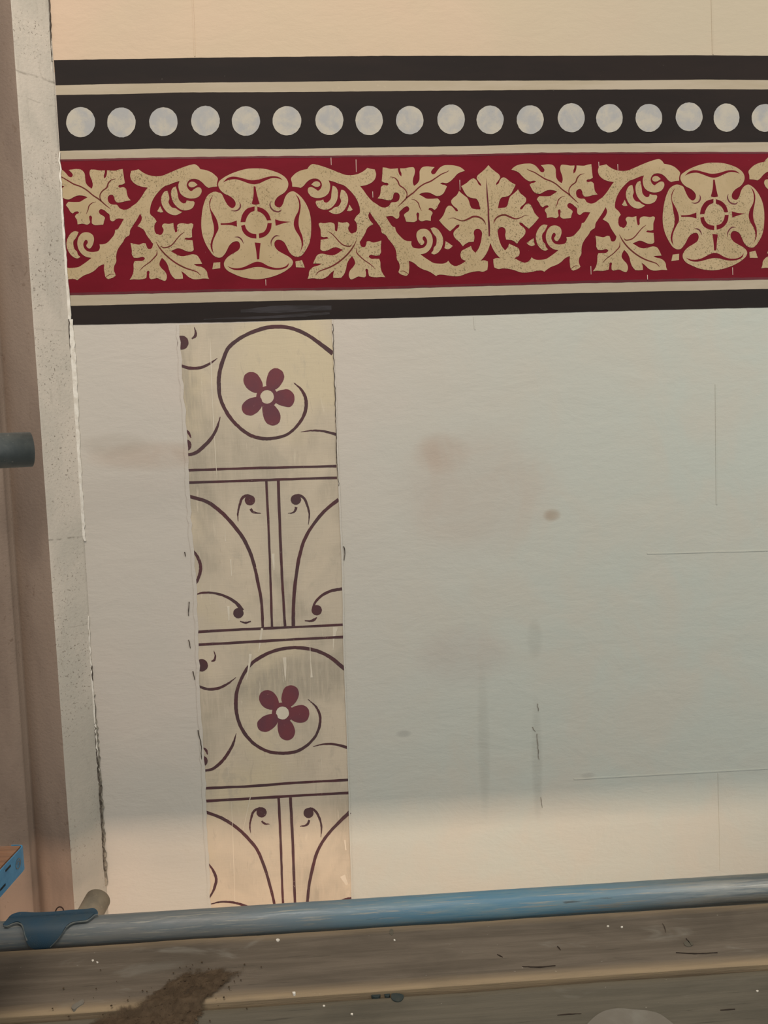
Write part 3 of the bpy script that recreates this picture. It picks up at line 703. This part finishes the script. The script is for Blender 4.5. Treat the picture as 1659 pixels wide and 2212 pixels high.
bars('S2', '188,1430 600,1408 1000,1390 1503,1365', '190,1545 600,1523 1000,1500 1502,1475', 24)
# lower scroll field
sk('scroll', 'S3 1428,395 1330,310 1220,245 1100,212 960,202 820,225 680,285 580,360 500,490 460,620 455,720 475,850 540,980 620,1065 740,1130 880,1148 1000,1130 1100,1070 1170,990 1205,900 1205,800 1170,730 1100,665',
   [34, 32, 30, 30, 28, 28, 30, 28, 26, 32, 34, 30, 30, 28, 26, 28, 26, 24, 22, 22, 22, 18, 5])
flower('S3', 872, 788, ['868,690 868,620 895,560 945,540 1000,560 1020,610 1005,665 940,730', '945,750 1000,722 1060,718 1105,755 1110,810 1085,860 1030,875 945,840', '835,865 832,940 860,1010 905,1032 960,1015 985,950 965,890 930,850',
                        '820,800 750,800 690,825 645,880 660,935 715,958 780,930 830,865', '840,710 820,640 780,595 730,583 680,605 662,650 690,720 785,758'], 58, 95, 'pale_scuff')
dot('dot', 'S3', 148, 360, 56, clipl=426.5)
sk('comma', 'S3 258,230 270,280 260,315 235,325', [4, 14, 22, 10])
sk('tendril', 'S3 122,550 210,575 300,565 390,520 455,470', [22, 24, 24, 18, 3])
sk('tendril', 'S3 160,1305 230,1295 310,1240 390,1140 435,1050 457,970', [18, 24, 28, 26, 20, 4])
sk('comma', 'S3 165,1100 190,1125 200,1160', [12, 22, 8]); dot('dot', 'S3', 160, 1218, 42, 46, clipl=438)
sk('tendril', 'S3 1145,1088 1230,1068 1340,1068 1452,1097', [4, 14, 20, 26])
bars('S3', '183,1462 600,1442 1000,1412 1470,1387', '180,1577 600,1553 1000,1528 1465,1503', 24)
# lower arch field, running down behind the ledger tube
sk('bar', 'S4 838,265 855,640 868,1000 882,1330', [24, 22, 20, 22]); sk('bar', 'S4 943,258 965,700 976,1000 990,1330', [26, 24, 22, 24])
sk('arch', 'S4 182,388 320,440 430,505 540,600 640,720 710,880 760,1050 800,1215 815,1330', [26, 28, 28, 28, 28, 26, 24, 24, 24])
sk('arch', 'S4 1475,390 1380,480 1270,600 1190,730 1140,900 1110,1050 1095,1200 1090,1330', [34, 28, 26, 28, 28, 26, 26, 26])
pendant('S4', 685, 392, 45, '690,355 660,357 620,378 590,450 580,530 587,580', [16, 20, 22, 18, 14, 3], '685,470 710,492 757,498', [14, 20, 5])
pendant('S4', 1105, 398, 45, '1105,360 1130,358 1170,385 1205,450 1222,540 1216,615', [16, 20, 22, 20, 14, 3], '1113,462 1095,500 1030,518', [18, 22, 5])
sk('tendril', 'S4 210,850 255,920 278,990 265,1060 215,1165', [10, 24, 26, 24, 12])
sk('tendril', 'S4 225,1215 300,1197 400,1195 480,1210 560,1240 640,1300', [5, 16, 18, 20, 26, 30])
sk('tendril', 'S4 1500,1162 1450,1170 1380,1200 1300,1260', [24, 26, 22, 20])
# old drips and rubbed pale spots on the strip
for s, w in (('S3 1118,170 1125,330 1133,470', [5, 6, 20]), ('S3 890,290 895,380 898,500', [34, 22, 5]), ('S3 585,260 575,350 548,490', [26, 18, 4]), ('S3 690,30 675,130 658,240', [22, 18, 4]),
             ('S3 1345,20 1330,130 1325,225', [44, 14, 6]), ('S2 470,1200 475,1330', [22, 10]), ('S2 440,470 445,620', [6, 4]), ('S2 490,780 500,930', [14, 6]), ('S2 870,730 880,880', [26, 10]),
             ('S4 1430,640 1440,730', [14, 10]), ('S4 1410,960 1450,1040', [46, 20]), ('S4 600,190 570,320 520,550', [5, 6, 4]), ('S4 415,300 430,700 445,1180', [4, 4, 5]), ('S1 370,200 395,800 430,1400', [5, 7, 5])):
    flat('paint_run', stroke(s, w, 5, .3), S0 - .0001, .0005, M['pale_scuff'], SP)
# fine cracks beside the strip
for pl in ([(399, 1192), (401, 1202)], [(408, 1382), (411, 1400)], [(409, 1300), (407, 1330)], [(417, 1450), (420, 1468)], [(427, 1577), (434, 1600), (436, 1640)], [(742, 1180), (745, 1190), (744, 1210)], [(719, 700), (728, 1000), (732, 1050)]):
    flat('crack', jag(pl, [1.4, 1.8, 1], 6, .8), 0, .0018, M['crack_dark'], WALL)

# ------------------------------------------------------------------ scaffold
TR = .02415
YP = -.33
pa, pb = on_y(-420, 2017 + 34, -.3285 + .0088 * .93), on_y(2100, 1856 + 34, -.3285 - .0088 * 1.25)
print('pipe', pa, pb)
PIPE = tube('scaffold_tube', pa, pb, TR, M['blue_tube'], seg=64, rings=60, wob=.0002)
tag(PIPE, 'long timeworn blue and grey scaffold tube lying level in front of the wall', 'scaffold tube')
pa, pb = np.array(pa), np.array(pb)
pz = (pa[2] + pb[2]) / 2
# transom end poking out behind the ledger
e = at_depth(211, 1944, 1.555)
yaw = math.radians(5.8)
dirv = np.array([math.sin(yaw), math.cos(yaw), .14]); dirv /= np.linalg.norm(dirv)
TRN = tube('scaffold_tube', e - dirv * .62, e, TR, M['grey_tube'], seg=48, rings=14, solid=False)
tag(TRN, 'short pale grey tube end poking out behind the blue clip', 'scaffold tube')
print('pipe z', pz, 'transom end', e)
# dark tube end on the left
e2 = at_depth(66, 971, 1.13); a2 = math.radians(33)
d2 = np.array([math.cos(a2), math.sin(a2), 0])
LT = tube('scaffold_tube', e2 - d2 * .8, e2, TR, M['dark_steel'], seg=56, rings=14)
tag(LT, 'dark grey scaffold tube end jutting in from the left at mid height', 'scaffold tube')

# clip hooked over the ledger
def wrap_on_pipe(px, py, r):
    v = ray(px, py); v = v / np.linalg.norm(v)
    ax = (pb - pa) / np.linalg.norm(pb - pa); o = CAM - pa
    vp = v - ax * v.dot(ax); op = o - ax * o.dot(ax)
    A, B, C_ = vp.dot(vp), 2 * vp.dot(op), op.dot(op) - r * r
    D = B * B - 4 * A * C_
    t = (-B - math.sqrt(max(D, 0))) / (2 * A)
    return CAM + v * t
CLIP = '''CL 95,1345 140,1290 190,1262 500,1248 800,1232 970,1213 1200,1200 1290,1190 1330,1215 1350,1250* 1300,1260 1255,1300 1200,1340 1100,1350 1030,1360 960,1385 910,1430 850,1520 770,1620
690,1700 600,1720 500,1710 420,1670 375,1610 340,1530 325,1450 300,1390 240,1365 170,1385 80,1420 45,1400*'''
def clip_plate(name, s, r, th, mat, parent=None):
    poly = spline(pts(s), True, 4)
    bm = bmesh.new()
    f = bm.faces.new([bm.verts.new((p[0], -p[1], 0)) for p in poly]); bmesh.ops.triangulate(bm, faces=[f], ngon_method='EAR_CLIP')
    for _ in range(5):
        lg = [e_ for e_ in bm.edges if e_.calc_length() > 6]
        if not lg: break
        bmesh.ops.subdivide_edges(bm, edges=lg, cuts=1); bmesh.ops.triangulate(bm, faces=bm.faces[:])
    for v_ in bm.verts: v_.co = Vector(wrap_on_pipe(v_.co.x, -v_.co.y, r))
    bmesh.ops.recalc_face_normals(bm, faces=bm.faces[:])
    axc = Vector(pa); axd = Vector(pb - pa).normalized()
    bm.normal_update()
    def outward(v_):
        w_ = v_.co - axc; return (w_ - axd * w_.dot(axd)).normalized()
    r0 = bmesh.ops.extrude_face_region(bm, geom=bm.faces[:])
    for v_ in [g for g in r0['geom'] if isinstance(g, bmesh.types.BMVert)]: v_.co += outward(v_) * th
    bmesh.ops.recalc_face_normals(bm, faces=bm.faces[:])
    return link(name, bm, mat, parent)
CP = tag(empty('tube_clip'), 'dark blue steel clip with a rounded tongue hooked over the blue tube', 'clip')
clip_plate('plate', CLIP, TR + .0008, .0035, M['clip_blue'], CP)
# folded lips of the clip
def lip(line_, rad):
    P3 = [wrap_on_pipe(a, b, TR + .0045) for a, b in [(p[0], p[1]) for p in spline(pts(line_), False, 4)]]
    cu = bpy.data.curves.new('lip', 'CURVE'); cu.dimensions = '3D'; cu.bevel_depth = rad; cu.bevel_resolution = 3; cu.use_fill_caps = True
    sp = cu.splines.new('POLY'); sp.points.add(len(P3) - 1)
    for p_, c_ in zip(sp.points, P3): p_.co = (*c_, 1)
    tmp = bpy.data.objects.new('tmp', cu); COL.objects.link(tmp)
    dg = bpy.context.evaluated_depsgraph_get(); me = bpy.data.meshes.new_from_object(tmp.evaluated_get(dg))
    bpy.data.objects.remove(tmp)
    for p_ in me.polygons: p_.use_smooth = True
    return me
def lip_obj(name, s, rad, mat, parent):
    me = lip(s, rad); me.materials.clear(); me.materials.append(mat); o = bpy.data.objects.new(name, me); COL.objects.link(o); o.parent = parent; return o
lip_obj('rolled_lip', 'CL 1350,1248 1300,1262 1255,1300 1200,1335 1100,1348 1030,1358 965,1383 912,1428', .0016, M['clip_rim'], CP)
lip_obj('rolled_lip', 'CL 50,1405 90,1412 170,1380 240,1365 298,1392 323,1450 340,1530 372,1608', .0013, M['clip_rim'], CP)
lip_obj('rolled_lip', 'CL 910,1430 850,1520 770,1620 692,1698', .0008, M['clip_rim'], CP)

# bent wire behind the tube
wp = [at_depth(x, y, 1.46) for x, y in ((119, 1972), (121, 1965), (125, 1960), (130, 1958.5), (135, 1961), (138, 1967), (138, 1976))]
cu = bpy.data.curves.new('wire_hook', 'CURVE'); cu.dimensions = '3D'; cu.bevel_depth = .0011; cu.bevel_resolution = 3
sp = cu.splines.new('NURBS'); sp.points.add(len(wp) - 1); sp.use_endpoint_u = True; sp.order_u = 3
for p_, c_ in zip(sp.points, wp): p_.co = (*c_, 1)
tmp = bpy.data.objects.new('tmp', cu); COL.objects.link(tmp)
me = bpy.data.meshes.new_from_object(tmp.evaluated_get(bpy.context.evaluated_depsgraph_get())); bpy.data.objects.remove(tmp)
me.materials.clear(); me.materials.append(M['rust_wire'])
o = bpy.data.objects.new('wire_hook', me); COL.objects.link(o)
tag(o, 'little rusty wire loop sticking up behind the blue clip', 'wire')

# ------------------------------------------------------------------ boards
def fitline(pp, z):
    P3 = np.array([on_z(x, y, z) for x, y in pp]); A = np.polyfit(P3[:, 0], P3[:, 1], 1); return A
ZB1 = pz - .006; ZB2 = ZB1 - .009
FAR = fitline([(0, 2053), (250, 2038), (500, 2023.3), (830, 2004), (1100, 1985.6), (1659, 1951)], ZB1)
FAR = [FAR[0] + .0022, FAR[1] + .0036]
SEAM = fitline([(300, 2174), (500, 2158), (789, 2140), (1100, 2118), (1276, 2105), (1659, 2078)], ZB1)
print('far', FAR, 'seam', SEAM, 'z', ZB1)
def board(name, far, near, z, th, mat, label, x0=-1.15, x1=1.7, bev=.004, parent=None, edge_pale=.012, seed=0):
    """plank along X with its own slightly wavy edges, rounded arrises and a slightly cupped top"""
    nx = 150; vs_ = [0, .004, .012, .03, .07, .15, .3, .5, .7, .85, .93, .97, .988, .996, 1]
    bm = bmesh.new(); wl = bm.verts.layers.float.new('edge_pale'); rows = []
    for k in range(nx + 1):
        x = x0 + (x1 - x0) * k / nx
        yf = far[0] * x + far[1] + .0016 * mnoise.noise(Vector((x * 9, seed, 0))) + .0007 * mnoise.noise(Vector((x * 40, seed, 3)))
        yn = near[0] * x + near[1] + .0012 * mnoise.noise(Vector((x * 7, seed + 5, 0)))
        wd = yf - yn; row = []
        for i, t in enumerate(vs_):
            y = yf - wd * t
            dd = min(t, 1 - t) * wd
            dz = -bev * max(0, 1 - dd / (bev * 1.6)) ** 2
            dz += .0012 * mnoise.noise(Vector((x * 5, y * 26, seed)))
            v_ = bm.verts.new((x, y, z + dz)); v_[wl] = max(0, min(1, 1.15 - dd / edge_pale)); row.append(v_)
        v_ = bm.verts.new((x, yn, z - th)); v_[wl] = .4; row.append(v_)
        v_ = bm.verts.new((x, yf, z - th)); row.append(v_)
        rows.append(row)
    m = len(rows[0])
    for k in range(nx):
        for i in range(m):
            j = (i + 1) % m
            bm.faces.new((rows[k][i], rows[k + 1][i], rows[k + 1][j], rows[k][j])).smooth = (i < m - 3)
    bm.faces.new(rows[0]); bm.faces.new(rows[-1])
    bmesh.ops.recalc_face_normals(bm, faces=bm.faces[:])
    o = link(name, bm, mat, parent)
    if label: tag(o, label, 'scaffold board', 'scaffold boards underfoot')
    return o
B1 = board('scaffold_board', FAR, SEAM, ZB1, .038, M['board_brown'], 'brown weathered scaffold plank right against the blue tube', edge_pale=.015, seed=1)
near2 = [SEAM[0], SEAM[1] - .004 - .225]
B2 = board('scaffold_board', [SEAM[0], SEAM[1] - .0025], near2, ZB2, .03, M['board_green'], 'greyer scaffold plank nearest the viewer, dropped slightly below the other', seed=4)
# patches on the planks
def zspot(name, poly, z, mat, parent, th=.0006):
    bm = bmesh.new(); P3 = [on_z(p[0], p[1], z) for p in poly]
    f = bm.faces.new([bm.verts.new(p) for p in P3]); bmesh.ops.triangulate(bm, faces=[f])
    r0 = bmesh.ops.extrude_face_region(bm, geom=bm.faces[:])
    for v_ in [g for g in r0['geom'] if isinstance(g, bmesh.types.BMVert)]: v_.co.z -= .004
    bmesh.ops.recalc_face_normals(bm, faces=bm.faces[:])
    return link(name, bm, mat, parent)
zspot('paint_stain', spline([(1262, 2225), (1280, 2200), (1300, 2186), (1335, 2178), (1365, 2180), (1400, 2183), (1425, 2190), (1440, 2200), (1470, 2230), (1400, 2250), (1300, 2250)], True, 4), ZB2 + .0012, M['splash_pale'], B2)
for pl in ([(845, 2148), (862, 2146), (872, 2150), (868, 2160), (858, 2163), (846, 2157)], [(802, 2150), (822, 2147), (818, 2153), (806, 2153)], [(830, 2144), (842, 2144), (840, 2152), (832, 2151)]):
    zspot('paint_spot', spline(pl, True, 3), ZB2 + .0012, M['paint_blob_dark'], B2)
zspot('paint_spot', spline([(154, 2176), (168, 2164), (180, 2159), (182, 2164), (170, 2173), (158, 2180)], True, 3), ZB1 + .0014, M['splash_pale'], B1)
for x, y, r_ in ((635, 2144, 3), (600, 2030, 3), (852, 2030, 1.6), (1313, 2000, 2), (1343, 2002, 2), (200, 2074, 2), (210, 2078, 1.6)):
    zspot('paint_fleck', circle_px(x, y, r_ * 1.3, r_ * .8, 10, .2), (ZB1 if y < 2100 else ZB1) + .0013, M['filler_white'], B1)
for x, y, r_ in ((448, 2168, 2), (700, 2172, 2), (1636, 2140, 2), (760, 2190, 2.4)):
    zspot('paint_fleck', circle_px(x, y, r_ * 1.3, r_ * .8, 10, .2), ZB2 + .0013, M['filler_white'], B2)
zspot('knot', circle_px(845.5, 2013, 4.5, 7, 16, .05), ZB1 + .0008, M['board_green'], B1)
zspot('knot', circle_px(1487, 2038, 10, 6, 16, .1), ZB1 + .0011, M['board_green'], B1)
M['split_brown'] = simple('split_brown', (52, 43, 36), (66, 56, 47), 60)
for pl, zz, bb in (([(1482, 2026), (1487, 2033), (1494, 2043)], ZB1, B1), ([(1431, 1994), (1436, 2004), (1438, 2013)], ZB1, B1), ([(1074, 2061), (1086, 2067)], ZB1, B1), ([(1128, 2087), (1165, 2088), (1200, 2085)], ZB1, B1),
           ([(1204, 2043), (1211, 2051)], ZB1, B1), ([(1460, 2057), (1500, 2059), (1550, 2057)], ZB1, B1), ([(1204, 2192), (1230, 2190), (1256, 2189)], ZB2, B2), ([(1556, 2181), (1588, 2179)], ZB2, B2)):
    zspot('split', stroke('P ' + ' '.join('%g,%g' % q_ for q_ in pl), [.5, 1.8, .4], 6, .25), zz + .0011, M['split_brown'], bb)

# crumbly dirt across the joint
def dirt():
    core = [(20, 2300), (130, 2215), (210, 2172), (300, 2150), (345, 2112), (390, 2085), (480, 2080), (545, 2084), (590, 2096), (575, 2112), (520, 2122), (500, 2145), (470, 2172), (450, 2205), (400, 2300)]
    P3 = [on_z(x, y, ZB1) for x, y in core]; xy = np.array([(p[0], p[1]) for p in P3])
    def inside(x, y):
        c = False; j = len(xy) - 1
        for i in range(len(xy)):
            if (xy[i][1] > y) != (xy[j][1] > y) and x < (xy[j][0] - xy[i][0]) * (y - xy[i][1]) / (xy[j][1] - xy[i][1]) + xy[i][0]: c = not c
            j = i
        return c
    def dist(x, y):
        b = 9
        for i in range(len(xy)):
            a, d = xy[i - 1], xy[i]; ab = d - a; t = max(0, min(1, ((x - a[0]) * ab[0] + (y - a[1]) * ab[1]) / (ab @ ab)))
            b = min(b, math.hypot(x - a[0] - ab[0] * t, y - a[1] - ab[1] * t))
        return b
    bm = bmesh.new(); cl = bm.verts.layers.float.new('cover'); x0, y0 = xy.min(0); x1, y1 = xy.max(0); st = .0026
    nx, ny = int((x1 - x0) / st) + 1, int((y1 - y0) / st) + 1; G = {}
    pits = [(random.uniform(x0, x1), random.uniform(y0, y1), random.uniform(.003, .007)) for _ in range(150)]
    pc = on_z(398, 2140, ZB1)
    for i in range(nx + 1):
        for j in range(ny + 1):
            x, y = x0 + i * st, y0 + j * st
            if not inside(x, y): continue
            d = dist(x, y); s_ = SEAM[0] * x + SEAM[1]
            k = max(0, min(1, (y - s_ + .012) / .014)); base = ZB2 + (ZB1 - ZB2) * k
            h = .0008 + .003 * min(1, d / .035) + .0022 * mnoise.noise(Vector((x * 60, y * 60, 1))) + .0014 * mnoise.noise(Vector((x * 190, y * 190, 5)))
            for (u, v_, r_) in pits:
                dd = (x - u) ** 2 + (y - v_) ** 2
                if dd < r_ * r_: h -= .003 * (1 - dd / (r_ * r_))
            rr = math.hypot((x - pc[0]), (y - pc[1]) * .8)
            if rr < .017: h = min(h, .0012)
            elif rr < .021: h += .0012
            h = max(h, .0006); G[i, j] = bm.verts.new((x, y, base + h)); G[i, j][cl] = min(1, d / .03)
    for i in range(nx):
        for j in range(ny):
            k = [(i, j), (i + 1, j), (i + 1, j + 1), (i, j + 1)]
            if all(a in G for a in k): bm.faces.new([G[a] for a in k]).smooth = True
    for _ in range(320):
        x, y = random.uniform(x0, x1), random.uniform(y0, y1)
        if not inside(x, y) and random.random() < .93: continue
        s_ = SEAM[0] * x + SEAM[1]; base = ZB1 if y > s_ else ZB2
        r_ = random.uniform(.0006, .002)
        bmesh.ops.create_icosphere(bm, subdivisions=1, radius=r_, matrix=Matrix.Translation((x, y, base + .0032)) @ Matrix.Diagonal((1, random.uniform(.6, 1), .7, 1)))
    for v_ in bm.verts:
        if v_[cl] == 0 and len(v_.link_edges) >= 5: v_[cl] = 1
    bmesh.ops.recalc_face_normals(bm, faces=bm.faces[:])
    o = link('dirt_patch', bm, M['dirt_brown'])
    return tag(o, 'patch of brown crumbly dirt spilled over the planks at lower left', 'dirt', kind='stuff')
dirt()

# plank with a blue steel end hoop, far left
ZL = .262
def left_board():
    root = tag(empty('scaffold_board'), 'plank end at the left edge bound with a slotted bright blue steel hoop', 'scaffold board')
    c = on_z(53.5, 1822.5, ZL); n_ = on_z(0, 1880, ZL)      # far and near ends of the hoop's top edge
    d = np.array([n_[0] - c[0], n_[1] - c[1]]); d /= np.linalg.norm(d); w = .225; th = .037
    u = np.array([-1.0, (on_z(0, 1824, ZL)[1] - c[1]) / (on_z(0, 1824, ZL)[0] - c[0]) * -1]); u /= np.linalg.norm(u)
    def P(a, b, z): return Vector((c[0] + u[0] * a + d[0] * b, c[1] + u[1] * a + d[1] * b, z))
    def blk(name, a0, a1, b0, b1, z0, z1, mat, par, bev=.002):
        bm = bmesh.new(); v_ = [bm.verts.new(P(a, b, z)) for z in (z0, z1) for a, b in ((a0, b0), (a1, b0), (a1, b1), (a0, b1))]
        for f in ((0, 1, 2, 3), (4, 5, 6, 7), (0, 1, 5, 4), (1, 2, 6, 5), (2, 3, 7, 6), (3, 0, 4, 7)): bm.faces.new([v_[i] for i in f])
        if bev: bmesh.ops.bevel(bm, geom=bm.edges[:], offset=bev, segments=2, affect='EDGES')
        bmesh.ops.recalc_face_normals(bm, faces=bm.faces[:]); return link(name, bm, mat, par)
    blk('plank', .0022, 1.0, .0022, w, ZL - th + .001, ZL - .0008, M['board_red'], root)
    # hoop: strip across the end that turns the two corners
    bm = bmesh.new(); t = .0018
    path = [(.02, 0), (.012, 0), (.004, .0012), (.0012, .004), (0, .012), (0, w - .012), (.0012, w - .004), (.004, w - .0012), (.012, w), (.09, w)]
    inn = [(.02, t), (.012, t), (.0052, .003), (.003, .0052), (t, .012), (t, w - .012), (.003, w - .0052), (.0052, w - .003), (.012, w - t), (.09, w - t)]
    z0, z1 = ZL - th, ZL - .0012
    r_ = [[bm.verts.new(P(a, b, z)) for a, b in l] for l, z in ((path, z0), (path, z1), (inn, z0), (inn, z1))]
    for i in range(len(path) - 1):
        bm.faces.new((r_[0][i], r_[0][i + 1], r_[1][i + 1], r_[1][i])); bm.faces.new((r_[2][i], r_[2][i + 1], r_[3][i + 1], r_[3][i]))
        bm.faces.new((r_[1][i], r_[1][i + 1], r_[3][i + 1], r_[3][i])); bm.faces.new((r_[0][i], r_[0][i + 1], r_[2][i + 1], r_[2][i]))
    for i in (0, -1): bm.faces.new((r_[0][i], r_[1][i], r_[3][i], r_[2][i]))
    bmesh.ops.recalc_face_normals(bm, faces=bm.faces[:])
    hoop = link('end_hoop', bm, M['band_blue'], root)
    hoop['label'] = 'blue steel hoop'
    for row, z in ((0, ZL - .009), (1, ZL - .027)):
        for k in range(5):
            b = .045 + k * .037 + row * .018
            blk('slot', -.0004, .0006, b, b + .015, z - .0016, z + .0016, M['slot_dark'], hoop, 0)
    bm = bmesh.new()
    for rr in (.007, .0035):
        n = 24; ring = []
        for i in range(n):
            a = 2 * math.pi * i / n
            ring.append([bm.verts.new(P(-.0006, .024 + (rr + s_) * math.cos(a), ZL - .018 + (rr + s_) * math.sin(a))) for s_ in (-.0006, .0006)])
        for i in range(n if rr > .005 else n - 7):
            j = (i + 1) % n; bm.faces.new((ring[i][0], ring[i][1], ring[j][1], ring[j][0]))
    link('stamped_mark', bm, M['splash_pale'], hoop)
left_board()

# ------------------------------------------------------------------ light
w = bpy.data.worlds.new('world'); sc.world = w; w.use_nodes = True
w.node_tree.nodes['Background'].inputs[0].default_value = (.94, .97, 1.0, 1); w.node_tree.nodes['Background'].inputs[1].default_value = .3
def area(name, loc, target, size, power, col, sy=None):
    l = bpy.data.lights.new(name, 'AREA'); l.energy = power; l.color = col; l.size = size
    if sy: l.shape = 'RECTANGLE'; l.size_y = sy
    o = bpy.data.objects.new(name, l); COL.objects.link(o); o.location = loc
    d = Vector(target) - Vector(loc); o.rotation_euler = d.to_track_quat('-Z', 'Y').to_euler(); return o
area('work_lamp_high', (-.35, -1.75, 3.15), (0, 0, 1.2), 1.2, 58, (1.0, .905, .795))
area('cool_fill_right', (3.2, -2.6, .8), (.3, 0, .6), 1.6, 22, (.90, .98, .95))  # unseen fill, added low on the right to cool the lower wall
area('work_lamp_left', (-1.15, -2.1, 1.1), (-.3, 0, .75), .22, 4.0, (1.0, .90, .80))
area('warm_fill_below', (-.35, -.62, -.05), (-.35, 0, -.15), 2.6, 7.0, (1.0, .72, .53), .062)  # unseen warm strip, added under the planks to light the wall's foot
area('glint_lamp', (1.9, -1.2, 1.95), (.8, -.33, 0), .35, 10.0, (1.0, .92, .82))

vs = sc.view_settings; vs.view_transform = 'Standard'; vs.look = 'None'; vs.gamma = 1; vs.exposure = 0.0; vs.use_curve_mapping = False
